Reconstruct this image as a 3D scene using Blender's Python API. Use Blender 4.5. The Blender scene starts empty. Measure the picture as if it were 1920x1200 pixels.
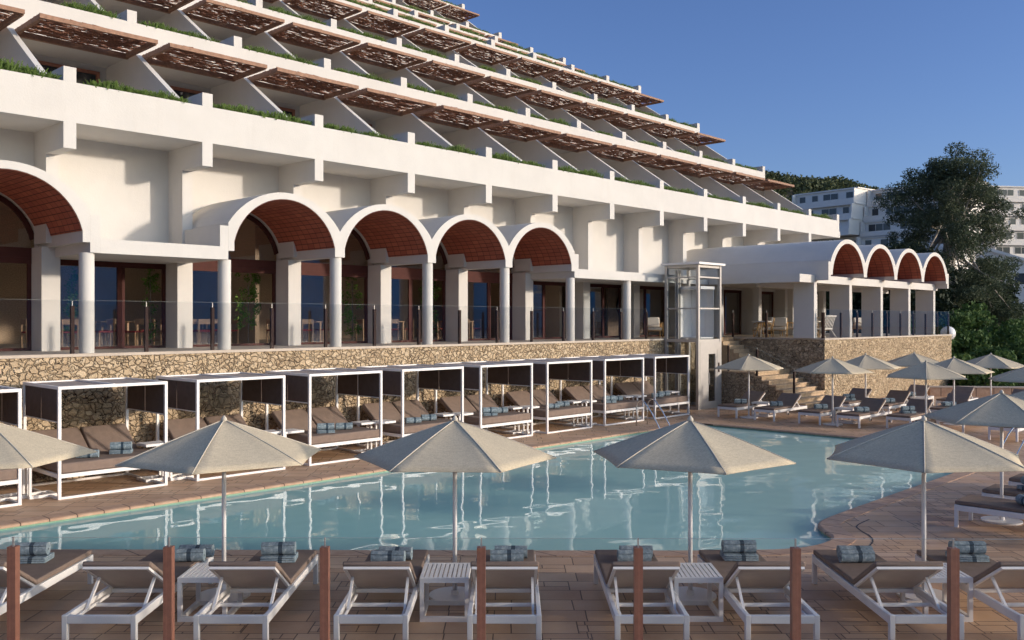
import bpy, math, random
from math import sin, cos, pi, sqrt, radians as rad
from mathutils import Vector, Matrix
from mathutils.geometry import tessellate_polygon

random.seed(7)
SC = bpy.context.scene
COL = SC.collection
ROT = rad(-46.15)                      # heading of the front row of loungers (and of the view)
RX, RY = cos(ROT), sin(ROT)            # unit vector along the front row
FX, FY = -sin(ROT), cos(ROT)           # unit vector from the front row to the pool
def RF(r, f, z=0.0): return (r*RX + f*FX, r*RY + f*FY, z)

# ------------------------------------------------------------------ materials
def newmat(name):
    m = bpy.data.materials.new(name); m.use_nodes = True
    nt = m.node_tree; b = nt.nodes['Principled BSDF']
    return m, nt, b
def N(nt, typ, **kw):
    n = nt.nodes.new(typ)
    for k, v in kw.items():
        if hasattr(n, k): setattr(n, k, v)
        else: n.inputs[k].default_value = v
    return n
def L(nt, a, b): nt.links.new(a, b)
def ramp(nt, fac, stops):
    r = nt.nodes.new('ShaderNodeValToRGB')
    e = r.color_ramp.elements
    while len(e) < len(stops): e.new(0.5)
    for i, (p, c) in enumerate(stops):
        e[i].position = p; e[i].color = (c[0], c[1], c[2], 1)
    L(nt, fac, r.inputs[0]); return r.outputs[0]
def math_(nt, op, a, b=None, c=None):
    n = nt.nodes.new('ShaderNodeMath'); n.operation = op
    for i, x in enumerate((a, b, c)):
        if x is None: continue
        if isinstance(x, (int, float)): n.inputs[i].default_value = x
        else: L(nt, x, n.inputs[i])
    return n.outputs[0]
def mixc(nt, fac, a, b, mode='MIX'):
    n = nt.nodes.new('ShaderNodeMix'); n.data_type = 'RGBA'; n.blend_type = mode
    if isinstance(fac, (int, float)): n.inputs[0].default_value = fac
    else: L(nt, fac, n.inputs[0])
    for i, x in ((6, a), (7, b)):
        if isinstance(x, (tuple, list)): n.inputs[i].default_value = (x[0], x[1], x[2], 1)
        else: L(nt, x, n.inputs[i])
    return n.outputs[2]
def bump(nt, bsdf, h, strength=0.3, dist=0.01):
    b = nt.nodes.new('ShaderNodeBump'); b.inputs['Strength'].default_value = strength
    b.inputs['Distance'].default_value = dist
    L(nt, h, b.inputs['Height']); L(nt, b.outputs[0], bsdf.inputs['Normal']); return b
def pos(nt): return nt.nodes.new('ShaderNodeNewGeometry').outputs['Position']
def noise(nt, vec, scale, detail=3, rough=0.5):
    n = nt.nodes.new('ShaderNodeTexNoise'); n.inputs['Scale'].default_value = scale
    n.inputs['Detail'].default_value = detail; n.inputs['Roughness'].default_value = rough
    if vec is not None: L(nt, vec, n.inputs['Vector'])
    return n.outputs[0]
def simple(name, col, rough=0.6, metal=0.0, var=0.12, scale=6.0, bmp=0.0, bscale=60.0, spec=0.5):
    m, nt, b = newmat(name)
    p = pos(nt)
    n = noise(nt, p, scale, 4, 0.6)
    lo = [c*(1-var) for c in col]; hi = [min(1, c*(1+var)) for c in col]
    L(nt, ramp(nt, n, [(0.3, lo), (0.7, hi)]), b.inputs['Base Color'])
    b.inputs['Roughness'].default_value = rough; b.inputs['Metallic'].default_value = metal
    b.inputs['Specular IOR Level'].default_value = spec
    if bmp: bump(nt, b, noise(nt, p, bscale, 3), bmp, 0.01)
    return m

M = {}
def mk_plaster():
    m, nt, b = newmat('plaster')
    p = pos(nt)
    n1 = noise(nt, p, 0.7, 5, 0.65); n2 = noise(nt, p, 9, 4, 0.7)
    mp = N(nt, 'ShaderNodeMapping'); mp.inputs['Scale'].default_value = (2.2, 2.2, 0.18); L(nt, p, mp.inputs[0])
    n3 = noise(nt, mp.outputs[0], 1.6, 5, 0.6)
    c = ramp(nt, n1, [(0.25, (0.60, 0.572, 0.535)), (0.75, (0.675, 0.645, 0.605))])
    c = mixc(nt, math_(nt, 'MULTIPLY', n2, 0.12), c, (0.60, 0.555, 0.50))
    c = mixc(nt, ramp(nt, n3, [(0.55, (0, 0, 0)), (0.8, (0.16, 0.16, 0.16))]), c, (0.52, 0.48, 0.43))
    L(nt, c, b.inputs['Base Color']); b.inputs['Roughness'].default_value = 0.92
    b.inputs['Specular IOR Level'].default_value = 0.2
    bump(nt, b, noise(nt, p, 22, 5, 0.7), 0.25, 0.02)
    return m
M['plaster'] = mk_plaster()

def mk_tile():
    m, nt, b = newmat('terracotta_tile')
    uv = nt.nodes.new('ShaderNodeUVMap').outputs[0]
    br = N(nt, 'ShaderNodeTexBrick'); br.offset = 0.0
    br.inputs['Color1'].default_value = (0.34, 0.085, 0.048, 1); br.inputs['Color2'].default_value = (0.46, 0.13, 0.07, 1)
    br.inputs['Mortar'].default_value = (0.045, 0.014, 0.010, 1)
    br.inputs['Scale'].default_value = 1.0; br.inputs['Mortar Size'].default_value = 0.010
    br.inputs['Brick Width'].default_value = 0.31; br.inputs['Row Height'].default_value = 0.155
    L(nt, uv, br.inputs['Vector'])
    n = noise(nt, pos(nt), 3, 4, 0.6)
    L(nt, mixc(nt, math_(nt, 'MULTIPLY', n, 0.25), br.outputs[0], (0.46, 0.13, 0.07)), b.inputs['Base Color'])
    b.inputs['Roughness'].default_value = 0.75
    bump(nt, b, math_(nt, 'SUBTRACT', 1.0, br.outputs[1]), 0.6, 0.01)
    return m
M['tile'] = mk_tile()

def mk_stone():
    m, nt, b = newmat('dry_stone')
    p = pos(nt)
    w = noise(nt, p, 3.0, 2)
    mp = N(nt, 'ShaderNodeMapping'); mp.inputs['Scale'].default_value = (1, 1, 1.18); L(nt, p, mp.inputs[0])
    wv = nt.nodes.new('ShaderNodeTexNoise'); wv.inputs['Scale'].default_value = 5.5; L(nt, mp.outputs[0], wv.inputs[0])
    addv = nt.nodes.new('ShaderNodeVectorMath'); addv.operation = 'MULTIPLY_ADD'
    L(nt, wv.outputs[1], addv.inputs[0]); addv.inputs[1].default_value = (0.26, 0.26, 0.26); L(nt, mp.outputs[0], addv.inputs[2])
    vs = []
    for feat in ('DISTANCE_TO_EDGE', 'F1'):
        v = nt.nodes.new('ShaderNodeTexVoronoi'); v.feature = feat; v.inputs['Scale'].default_value = 6.4
        v.inputs['Randomness'].default_value = 0.9
        L(nt, addv.outputs[0], v.inputs['Vector']); vs.append(v)
    edge = vs[0].outputs['Distance']
    cell = nt.nodes.new('ShaderNodeSeparateColor'); L(nt, vs[1].outputs['Color'], cell.inputs[0])
    n2 = noise(nt, p, 14, 5, 0.7)
    c = ramp(nt, cell.outputs[0], [(0.0, (0.36, 0.245, 0.135)), (0.5, (0.52, 0.375, 0.22)), (1.0, (0.66, 0.50, 0.32))])
    c = mixc(nt, math_(nt, 'MULTIPLY', n2, 0.55), c, (0.62, 0.52, 0.40))
    c = mixc(nt, math_(nt, 'MULTIPLY', ramp(nt, noise(nt, p, 40, 3), [(0.5, (0, 0, 0)), (0.7, (1, 1, 1))]), 0.25), c, (0.20, 0.13, 0.08))
    ew = math_(nt, 'ADD', math_(nt, 'MULTIPLY', w, 0.10), -0.02)
    gap = ramp(nt, math_(nt, 'DIVIDE', edge, math_(nt, 'MAXIMUM', ew, 0.015)), [(0.35, (0, 0, 0)), (1.0, (1, 1, 1))])
    c = mixc(nt, gap, (0.05, 0.031, 0.02), c)
    v2 = nt.nodes.new('ShaderNodeTexVoronoi'); v2.feature = 'DISTANCE_TO_EDGE'; v2.inputs['Scale'].default_value = 11.0; L(nt, addv.outputs[0], v2.inputs['Vector'])
    crack = ramp(nt, math_(nt, 'DIVIDE', v2.outputs['Distance'], math_(nt, 'MAXIMUM', math_(nt, 'MULTIPLY_ADD', w, 0.14, -0.055), 0.001)), [(0.3, (0.35, 0.35, 0.35)), (1.0, (1, 1, 1))])
    c = mixc(nt, 1.0, c, crack, 'MULTIPLY')
    L(nt, c, b.inputs['Base Color']); b.inputs['Roughness'].default_value = 0.95
    b.inputs['Specular IOR Level'].default_value = 0.15
    h = math_(nt, 'ADD', ramp(nt, edge, [(0.0, (0, 0, 0)), (0.16, (1, 1, 1))]), math_(nt, 'MULTIPLY', n2, 0.5))
    h = math_(nt, 'ADD', h, math_(nt, 'MULTIPLY', cell.outputs[1], 0.3))
    bump(nt, b, h, 0.9, 0.06)
    return m
M['stone'] = mk_stone()

def mk_deck():
    m, nt, b = newmat('deck_paving')
    p = pos(nt)
    mp = N(nt, 'ShaderNodeMapping'); mp.inputs['Rotation'].default_value = (0, 0, -ROT); L(nt, p, mp.inputs[0])
    wv = nt.nodes.new('ShaderNodeTexNoise'); wv.inputs['Scale'].default_value = 1.4; L(nt, mp.outputs[0], wv.inputs[0])
    addv = nt.nodes.new('ShaderNodeVectorMath'); addv.operation = 'MULTIPLY_ADD'
    L(nt, wv.outputs[1], addv.inputs[0]); addv.inputs[1].default_value = (0.02, 0.02, 0); L(nt, mp.outputs[0], addv.inputs[2])
    def brick(w, h, ms, off, fr, sq=1.0):
        br = N(nt, 'ShaderNodeTexBrick'); br.offset = off; br.offset_frequency = fr; br.squash = sq; br.squash_frequency = 2
        br.inputs['Color1'].default_value = (0, 0, 0, 1); br.inputs['Color2'].default_value = (1, 1, 1, 1)
        br.inputs['Mortar'].default_value = (0.5, 0.5, 0.5, 1); br.inputs['Scale'].default_value = 1
        br.inputs['Mortar Size'].default_value = ms; br.inputs['Mortar Smooth'].default_value = 0.3
        br.inputs['Brick Width'].default_value = w; br.inputs['Row Height'].default_value = h
        L(nt, addv.outputs[0], br.inputs['Vector']); return br
    A = brick(0.80, 0.43, 0.009, 0.37, 2, 0.72)
    B = brick(0.46, 0.23, 0.009, 0.5, 2, 1.3)
    pick = math_(nt, 'GREATER_THAN', A.outputs[0], 0.66)
    tone = mixc(nt, pick, A.outputs[0], B.outputs[0])
    mort = math_(nt, 'MAXIMUM', A.outputs[1], math_(nt, 'MULTIPLY', B.outputs[1], pick))
    c = ramp(nt, tone, [(0.0, (0.36, 0.195, 0.105)), (0.35, (0.55, 0.32, 0.18)), (0.7, (0.66, 0.43, 0.26)), (1.0, (0.46, 0.29, 0.185))])
    n = noise(nt, p, 0.55, 5, 0.6)
    c = mixc(nt, ramp(nt, n, [(0.35, (0, 0, 0)), (0.75, (0.6, 0.6, 0.6))]), c, (0.64, 0.36, 0.17))
    n2 = noise(nt, p, 11, 5, 0.75)
    c = mixc(nt, math_(nt, 'MULTIPLY', n2, 0.45), c, (0.62, 0.47, 0.35))
    c = mixc(nt, mort, c, (0.12, 0.07, 0.045))
    L(nt, c, b.inputs['Base Color'])
    L(nt, ramp(nt, noise(nt, p, 1.7, 4), [(0.3, (0.42, 0.42, 0.42)), (0.7, (0.75, 0.75, 0.75))]), b.inputs['Roughness'])
    h = math_(nt, 'SUBTRACT', math_(nt, 'MULTIPLY', n2, 0.35), mort)
    bump(nt, b, h, 0.6, 0.012)
    return m
M['deck'] = mk_deck()

def mk_coping():
    m, nt, b = newmat('coping_stone')
    p = pos(nt)
    c = ramp(nt, noise(nt, p, 5, 5, 0.7), [(0.3, (0.42, 0.24, 0.145)), (0.7, (0.58, 0.38, 0.25))])
    br = N(nt, 'ShaderNodeTexBrick'); br.inputs['Brick Width'].default_value = 0.5; br.inputs['Row Height'].default_value = 20
    br.inputs['Mortar Size'].default_value = 0.012; br.inputs['Scale'].default_value = 1; L(nt, p, br.inputs['Vector'])
    L(nt, mixc(nt, br.outputs[1], c, (0.11, 0.06, 0.04)), b.inputs['Base Color'])
    b.inputs['Roughness'].default_value = 0.6
    bump(nt, b, noise(nt, p, 25, 4), 0.3, 0.01)
    return m
M['coping'] = mk_coping()

def mk_pool():
    m, nt, b = newmat('pool_tile')
    p = pos(nt)
    br = N(nt, 'ShaderNodeTexBrick'); br.offset = 0
    br.inputs['Brick Width'].default_value = 0.12; br.inputs['Row Height'].default_value = 0.12
    br.inputs['Mortar Size'].default_value = 0.006; br.inputs['Scale'].default_value = 1
    br.inputs['Color1'].default_value = (0.17, 0.32, 0.22, 1); br.inputs['Color2'].default_value = (0.22, 0.38, 0.26, 1)
    br.inputs['Mortar'].default_value = (0.26, 0.38, 0.26, 1)
    L(nt, p, br.inputs['Vector'])
    L(nt, br.outputs[0], b.inputs['Base Color']); b.inputs['Roughness'].default_value = 0.5
    return m
M['pool'] = mk_pool()

def mk_water():
    m = bpy.data.materials.new('pool_water'); m.use_nodes = True; nt = m.node_tree; nt.nodes.clear()
    out = nt.nodes.new('ShaderNodeOutputMaterial')
    p = pos(nt)
    mp = N(nt, 'ShaderNodeMapping'); mp.inputs['Rotation'].default_value = (0, 0, -ROT); mp.inputs['Scale'].default_value = (0.8, 1.0, 1); L(nt, p, mp.inputs[0])
    n1 = noise(nt, mp.outputs[0], 1.45, 1, 0.4); n2 = noise(nt, mp.outputs[0], 0.35, 0, 0.3)
    h = math_(nt, 'ADD', n1, math_(nt, 'MULTIPLY', n2, 1.4))
    bm = nt.nodes.new('ShaderNodeBump'); bm.inputs['Strength'].default_value = 1.0; bm.inputs['Distance'].default_value = 0.0115
    L(nt, h, bm.inputs['Height'])
    fr = nt.nodes.new('ShaderNodeFresnel'); fr.inputs[0].default_value = 1.33; L(nt, bm.outputs[0], fr.inputs['Normal'])
    gl = nt.nodes.new('ShaderNodeBsdfGlossy'); gl.inputs['Roughness'].default_value = 0.012; L(nt, bm.outputs[0], gl.inputs['Normal'])
    gl.inputs['Color'].default_value = (0.96, 0.98, 1, 1)
    tr = nt.nodes.new('ShaderNodeBsdfTransparent'); tr.inputs[0].default_value = (0.62, 0.88, 0.90, 1)
    df = nt.nodes.new('ShaderNodeBsdfDiffuse'); sx = nt.nodes.new('ShaderNodeSeparateXYZ'); L(nt, p, sx.inputs[0])
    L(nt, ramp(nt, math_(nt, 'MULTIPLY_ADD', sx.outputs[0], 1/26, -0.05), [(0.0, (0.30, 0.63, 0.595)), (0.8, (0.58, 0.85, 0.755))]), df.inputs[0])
    body = nt.nodes.new('ShaderNodeMixShader'); body.inputs[0].default_value = 0.80
    L(nt, tr.outputs[0], body.inputs[1]); L(nt, df.outputs[0], body.inputs[2])
    mx = nt.nodes.new('ShaderNodeMixShader'); L(nt, math_(nt, 'MULTIPLY_ADD', fr.outputs[0], 0.95, 0.0), mx.inputs[0])
    L(nt, body.outputs[0], mx.inputs[1]); L(nt, gl.outputs[0], mx.inputs[2]); L(nt, mx.outputs[0], out.inputs[0])
    return m
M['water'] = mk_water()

def mk_glass(name, tint, ior, rough=0.0):
    m = bpy.data.materials.new(name); m.use_nodes = True; nt = m.node_tree; nt.nodes.clear()
    out = nt.nodes.new('ShaderNodeOutputMaterial')
    ge = nt.nodes.new('ShaderNodeNewGeometry'); dt = nt.nodes.new('ShaderNodeVectorMath'); dt.operation = 'DOT_PRODUCT'
    L(nt, ge.outputs['Normal'], dt.inputs[0]); L(nt, ge.outputs['Incoming'], dt.inputs[1])
    om = math_(nt, 'SUBTRACT', 1.0, math_(nt, 'ABSOLUTE', dt.outputs['Value']))
    fac = math_(nt, 'MULTIPLY_ADD', math_(nt, 'POWER', om, 4.5), 0.55-ior, ior)
    gl = nt.nodes.new('ShaderNodeBsdfGlossy'); gl.inputs['Roughness'].default_value = rough
    tr = nt.nodes.new('ShaderNodeBsdfTransparent'); tr.inputs[0].default_value = (*tint, 1)
    mx = nt.nodes.new('ShaderNodeMixShader'); L(nt, fac, mx.inputs[0])
    L(nt, tr.outputs[0], mx.inputs[1]); L(nt, gl.outputs[0], mx.inputs[2]); L(nt, mx.outputs[0], out.inputs[0])
    return m
M['glass'] = mk_glass('clear_glass', (0.95, 0.955, 0.955), 0.018)
M['win'] = mk_glass('window_glass', (0.92, 0.93, 0.94), 0.19)
M['liftglass'] = mk_glass('lift_glass', (0.93, 0.95, 0.96), 0.05)

M['white'] = simple('white_metal', (0.84, 0.80, 0.765), 0.4, var=0.03)
M['lift'] = simple('lift_metal', (0.46, 0.43, 0.40), 0.42, 0.3, var=0.05)
M['chrome'] = simple('chrome', (0.75, 0.75, 0.76), 0.12, 1.0, var=0.02)
M['lattepanel'] = simple('sling_fabric', (0.50, 0.43, 0.385), 0.85, var=0.05, bmp=0.2, bscale=300)
M['taupe'] = simple('taupe_fabric', (0.235, 0.172, 0.138), 0.9, var=0.10, bmp=0.4, bscale=180, spec=0.2)
M['roofcloth'] = simple('roof_fabric', (0.38, 0.32, 0.29), 0.85, var=0.08, bmp=0.3, bscale=200, spec=0.2)
M['screen'] = simple('screen_fabric', (0.115, 0.083, 0.072), 0.85, var=0.12, bmp=0.3, bscale=160, spec=0.2)
M['brownpost'] = simple('brown_post', (0.33, 0.14, 0.09), 0.55, var=0.14, scale=14)
M['darkpost'] = simple('dark_brown_post', (0.040, 0.020, 0.016), 0.7, var=0.1, spec=0.2)
M['maroon'] = simple('maroon_frame', (0.075, 0.024, 0.019), 0.6, var=0.12, spec=0.12)
M['wood'] = simple('oak_wood', (0.42, 0.25, 0.125), 0.55, var=0.25, scale=12)
M['pergola_wood'] = simple('pergola_wood', (0.29, 0.155, 0.095), 0.7, var=0.25, scale=9)
M['twig'] = simple('heather_twigs', (0.26, 0.115, 0.068), 0.9, var=0.55, scale=18)
M['rattan'] = simple('rattan', (0.50, 0.30, 0.12), 0.6, var=0.25, scale=20)
M['redseat'] = simple('red_seat', (0.30, 0.045, 0.035), 0.8, var=0.15)
M['cushion'] = simple('cream_cushion', (0.72, 0.66, 0.58), 0.9, var=0.05, bmp=0.2)
M['black'] = simple('black_rubber', (0.02, 0.02, 0.022), 0.6)
M['interior'] = simple('interior_wall', (0.30, 0.22, 0.16), 0.9, var=0.2, scale=5)
M['intceil'] = simple('interior_ceiling', (0.42, 0.35, 0.28), 0.9, var=0.06)
M['glassedge'] = simple('glass_edge', (0.30, 0.36, 0.36), 0.3, var=0.02)
M['soil'] = simple('soil', (0.09, 0.06, 0.04), 1.0, var=0.3)
M['floor'] = simple('terrace_tiles', (0.50, 0.42, 0.34), 0.7, var=0.10, scale=3)
M['stairs'] = simple('travertine_steps', (0.52, 0.37, 0.23), 0.8, var=0.22, scale=7, bmp=0.3)
M['palebark'] = simple('pale_bark', (0.42, 0.37, 0.32), 0.9, var=0.2, scale=4)
M['bark'] = simple('bark', (0.20, 0.155, 0.12), 0.95, var=0.35, scale=8, bmp=0.6, bscale=12)
M['ground'] = simple('dry_ground', (0.16, 0.13, 0.08), 1.0, var=0.3, scale=0.3)
M['sea'] = simple('sea_water', (0.03, 0.10, 0.20), 0.6, var=0.2, scale=0.05, spec=0.1)
M['glow_block_hills'] = simple('glow_block_blue', (0.16, 0.46, 0.56), 1.0, var=0.2, scale=0.02, spec=0.0)  # blue chosen so the added hills tint the window reflections
M['farwhite'] = simple('far_plaster', (0.84, 0.78, 0.71), 0.9, var=0.06, scale=0.3)
M['darkglass'] = simple('dark_window', (0.03, 0.035, 0.045), 0.15, var=0.3, scale=0.6)
M['globe'] = simple('opal_globe', (0.85, 0.84, 0.83), 0.25, var=0.01)
M['lettering'] = simple('letter_metal', (0.10, 0.05, 0.03), 0.5)
M['weavewall'] = simple('woven_wall', (0.42, 0.31, 0.21), 0.9, var=0.35, scale=30)

def mk_canvas():
    m, nt, b = newmat('parasol_canvas')
    tc = nt.nodes.new('ShaderNodeTexCoord').outputs['Object']
    mp = N(nt, 'ShaderNodeMapping'); mp.inputs['Scale'].default_value = (90, 14, 90); L(nt, tc, mp.inputs[0])
    mp2 = N(nt, 'ShaderNodeMapping'); mp2.inputs['Scale'].default_value = (14, 90, 14); L(nt, tc, mp2.inputs[0])
    a = noise(nt, mp.outputs[0], 1.0, 3, 0.7); c2 = noise(nt, mp2.outputs[0], 1.0, 3, 0.7)
    w = math_(nt, 'ADD', math_(nt, 'MULTIPLY', a, 0.5), math_(nt, 'MULTIPLY', c2, 0.5))
    c = ramp(nt, w, [(0.32, (0.46, 0.38, 0.265)), (0.68, (0.76, 0.655, 0.48))])
    c = mixc(nt, ramp(nt, noise(nt, tc, 1.3, 3), [(0.4, (0, 0, 0)), (0.8, (0.25, 0.25, 0.25))]), c, (0.44, 0.36, 0.26))
    L(nt, c, b.inputs['Base Color']); b.inputs['Roughness'].default_value = 0.95
    b.inputs['Specular IOR Level'].default_value = 0.1
    bump(nt, b, w, 0.3, 0.004)
    tl = nt.nodes.new('ShaderNodeBsdfTranslucent'); L(nt, c, tl.inputs[0])
    mx = nt.nodes.new('ShaderNodeMixShader'); mx.inputs[0].default_value = 0.06
    L(nt, b.outputs[0], mx.inputs[1]); L(nt, tl.outputs[0], mx.inputs[2])
    L(nt, mx.outputs[0], nt.nodes['Material Output'].inputs[0])
    return m
M['canvas'] = mk_canvas()
M['hem'] = simple('canvas_hem', (0.60, 0.54, 0.44), 0.9, var=0.05)

def mk_towel():
    m, nt, b = newmat('terry_towel')
    tc = nt.nodes.new('ShaderNodeTexCoord').outputs['Object']
    sx = nt.nodes.new('ShaderNodeSeparateXYZ'); L(nt, tc, sx.inputs[0])
    band = math_(nt, 'LESS_THAN', math_(nt, 'ABSOLUTE', math_(nt, 'SUBTRACT', sx.outputs[0], 0.03)), 0.028)
    n = noise(nt, tc, 18, 4, 0.7)
    c = ramp(nt, n, [(0.32, (0.15, 0.205, 0.245)), (0.52, (0.27, 0.335, 0.37)), (0.7, (0.47, 0.53, 0.55))])
    c = mixc(nt, band, c, (0.055, 0.085, 0.115))
    L(nt, c, b.inputs['Base Color']); b.inputs['Roughness'].default_value = 1.0
    b.inputs['Specular IOR Level'].default_value = 0.1
    bump(nt, b, noise(nt, tc, 90, 3), 0.7, 0.01)
    return m
M['towel'] = mk_towel()

def mk_leaf(name, a, b_, c_, scale=1.2, tl=0.25):
    m, nt, b = newmat(name)
    p = pos(nt)
    n = noise(nt, p, scale, 4, 0.7)
    c = ramp(nt, n, [(0.3, a), (0.55, b_), (0.75, c_)])
    L(nt, c, b.inputs['Base Color']); b.inputs['Roughness'].default_value = 0.7
    b.inputs['Specular IOR Level'].default_value = 0.25
    t = nt.nodes.new('ShaderNodeBsdfTranslucent'); L(nt, c, t.inputs[0])
    mx = nt.nodes.new('ShaderNodeMixShader'); mx.inputs[0].default_value = tl
    L(nt, b.outputs[0], mx.inputs[1]); L(nt, t.outputs[0], mx.inputs[2])
    L(nt, mx.outputs[0], nt.nodes['Material Output'].inputs[0])
    return m
M['rosemary'] = mk_leaf('rosemary_leaf', (0.055, 0.095, 0.016), (0.095, 0.155, 0.030), (0.16, 0.22, 0.055), 6)
M['pine'] = mk_leaf('pine_needles', (0.050, 0.070, 0.040), (0.095, 0.120, 0.070), (0.15, 0.170, 0.105), 0.5)
M['bush'] = mk_leaf('bush_leaf', (0.050, 0.095, 0.026), (0.090, 0.155, 0.045), (0.16, 0.23, 0.075), 0.9)
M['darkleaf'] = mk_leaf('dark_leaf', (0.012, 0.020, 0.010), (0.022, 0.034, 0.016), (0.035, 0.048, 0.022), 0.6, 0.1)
M['woodland'] = mk_leaf('woodland_leaf', (0.055, 0.072, 0.036), (0.090, 0.110, 0.052), (0.13, 0.145, 0.070), 0.06)
M['houseplant'] = mk_leaf('houseplant_leaf', (0.07, 0.14, 0.025), (0.16, 0.28, 0.05), (0.30, 0.42, 0.08), 3)

def mk_lamp():
    m, nt, b = newmat('ceiling_spot_and_fill'); b.inputs['Emission Color'].default_value = (1, 0.9, 0.75, 1)
    b.inputs['Emission Strength'].default_value = 22; return m
M['spot'] = mk_lamp()

# ------------------------------------------------------------------ mesh builder
class MB:
    def __init__(s): s.v = []; s.f = []; s.uv = {}
    def quad(s, a, b, c, d):
        n = len(s.v); s.v += [a, b, c, d]; s.f.append((n, n+1, n+2, n+3))
    def tri(s, a, b, c):
        n = len(s.v); s.v += [a, b, c]; s.f.append((n, n+1, n+2))
    def box(s, x0, x1, y0, y1, z0, z1):
        n = len(s.v)
        s.v += [(x0,y0,z0),(x1,y0,z0),(x1,y1,z0),(x0,y1,z0),(x0,y0,z1),(x1,y0,z1),(x1,y1,z1),(x0,y1,z1)]
        for f in ((0,3,2,1),(4,5,6,7),(0,1,5,4),(1,2,6,5),(2,3,7,6),(3,0,4,7)): s.f.append(tuple(n+i for i in f))
        return s
    def bar(s, p, q, w, h, up=(0,0,1)):
        p = Vector(p); q = Vector(q); d = (q-p).normalized(); u = Vector(up)
        a = d.cross(u)
        if a.length < 1e-4: a = d.cross(Vector((0,1,0)))
        a.normalize(); b = a.cross(d).normalized()
        n = len(s.v)
        for e in (p, q):
            for i, j in ((-1,-1),(1,-1),(1,1),(-1,1)): s.v.append(tuple(e + a*(i*w/2) + b*(j*h/2)))
        for f in ((0,1,2,3),(7,6,5,4),(0,4,5,1),(1,5,6,2),(2,6,7,3),(3,7,4,0)): s.f.append(tuple(n+i for i in f))
        return s
    def tube(s, pts, r, n=10, caps=True):
        pts = [Vector(p) for p in pts]; m = len(pts); base = len(s.v)
        rs = r if isinstance(r, (list, tuple)) else [r]*m
        ref = Vector((0.123, 0.31, 0.94))
        for i, p in enumerate(pts):
            d = (pts[min(i+1, m-1)] - pts[max(i-1, 0)]).normalized()
            if abs(d.dot(ref)) > 0.95: rf = Vector((1, 0, 0.1))
            else: rf = ref
            a = d.cross(rf).normalized(); b = d.cross(a).normalized()
            for k in range(n):
                t = 2*pi*k/n; s.v.append(tuple(p + (a*cos(t) + b*sin(t))*rs[i]))
        for i in range(m-1):
            for k in range(n):
                k2 = (k+1) % n
                s.f.append((base+i*n+k, base+i*n+k2, base+(i+1)*n+k2, base+(i+1)*n+k))
        if caps:
            s.f.append(tuple(base+k for k in range(n))[::-1]); s.f.append(tuple(base+(m-1)*n+k for k in range(n)))
        return s
    def prism(s, poly, fn0, fn1):
        n = len(s.v); m = len(poly)
        s.v += [fn0(p) for p in poly] + [fn1(p) for p in poly]
        s.f.append(tuple(n+i for i in range(m))); s.f.append(tuple(n+m+i for i in range(m))[::-1])
        for i in range(m):
            j = (i+1) % m; s.f.append((n+i, n+m+i, n+m+j, n+j))
        return s
    def prism_yz(s, poly, x0, x1): return s.prism(poly, lambda p: (x0, p[0], p[1]), lambda p: (x1, p[0], p[1]))
    def leaf(s, c, size, asp=2.2, up=0.0):
        d = Vector((random.gauss(0,1), random.gauss(0,1), random.gauss(0,1)+up)).normalized()
        e = d.cross(Vector((random.gauss(0,1), random.gauss(0,1), random.gauss(0,1)))).normalized()
        c = Vector(c); l = d*size*0.5; w = e*size*0.5/asp
        s.quad(tuple(c-l), tuple(c+w), tuple(c+l), tuple(c-w))
    def build(s, name, mat, parent=None, loc=(0,0,0), smooth=False, bevel=0.0, rot=None):
        me = bpy.data.meshes.new(name); me.from_pydata(s.v, [], s.f)
        if s.uv:
            uvl = me.uv_layers.new(name='UVMap')
            for poly in me.polygons:
                if poly.index in s.uv:
                    for li, uvc in zip(poly.loop_indices, s.uv[poly.index]): uvl.data[li].uv = uvc
        me.materials.append(M[mat] if isinstance(mat, str) else mat)
        if smooth:
            for p in me.polygons: p.use_smooth = True
        me.update()
        o = bpy.data.objects.new(name, me); COL.objects.link(o)
        if parent is not None: o.parent = parent
        o.location = loc
        if rot: o.rotation_euler = rot
        if bevel:
            b = o.modifiers.new('bevel', 'BEVEL'); b.width = bevel; b.segments = 2; b.limit_method = 'ANGLE'
            for p in me.polygons: p.use_smooth = True
            try:
                me.set_sharp_from_angle(angle=rad(40))
            except Exception: pass
        return o

def fit(l):
    if len(l.split()) > 16: print('LONG', l)
    return l
def tag(o, label=None, cat=None, group=None, kind=None):
    if label: o['label'] = fit(label)
    if cat: o['category'] = cat
    if group: o['group'] = group
    if kind: o['kind'] = kind
    return o
def thing(name, label, cat, loc=(0,0,0), rotz=0.0, group=None):
    o = bpy.data.objects.new(name, None); COL.objects.link(o); o.empty_display_size = 0.3
    o.location = loc; o.rotation_euler = (0, 0, rotz)
    return tag(o, label, cat, group)
KIDS = {}
def kids(o): return [c for c in bpy.data.objects if c.parent == o]
def dup(root, loc, rotz=0.0, label=None, group=None, src=None, scale=None):
    r = root.copy(); COL.objects.link(r); r.location = loc; r.rotation_euler = (0, 0, rotz)
    if scale: r.scale = scale
    if label: r['label'] = fit(label)
    if group: r['group'] = group
    if src is None: src = tree(root)
    for ch, gs in src:
        c = ch.copy(); COL.objects.link(c); c.parent = r
        for g in gs:
            d = g.copy(); COL.objects.link(d); d.parent = c
    return r
def tree(root): return [(c, kids(c)) for c in kids(root)]
def inst(me_obj, name, parent, loc, rotz=0.0):
    o = me_obj.copy(); COL.objects.link(o); o.name = name; o.parent = parent; o.location = loc; o.rotation_euler = (0,0,rotz); return o
ORD = ['first','second','third','fourth','fifth','sixth','seventh','eighth','ninth','tenth','eleventh','twelfth','thirteenth','fourteenth','fifteenth']

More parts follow.
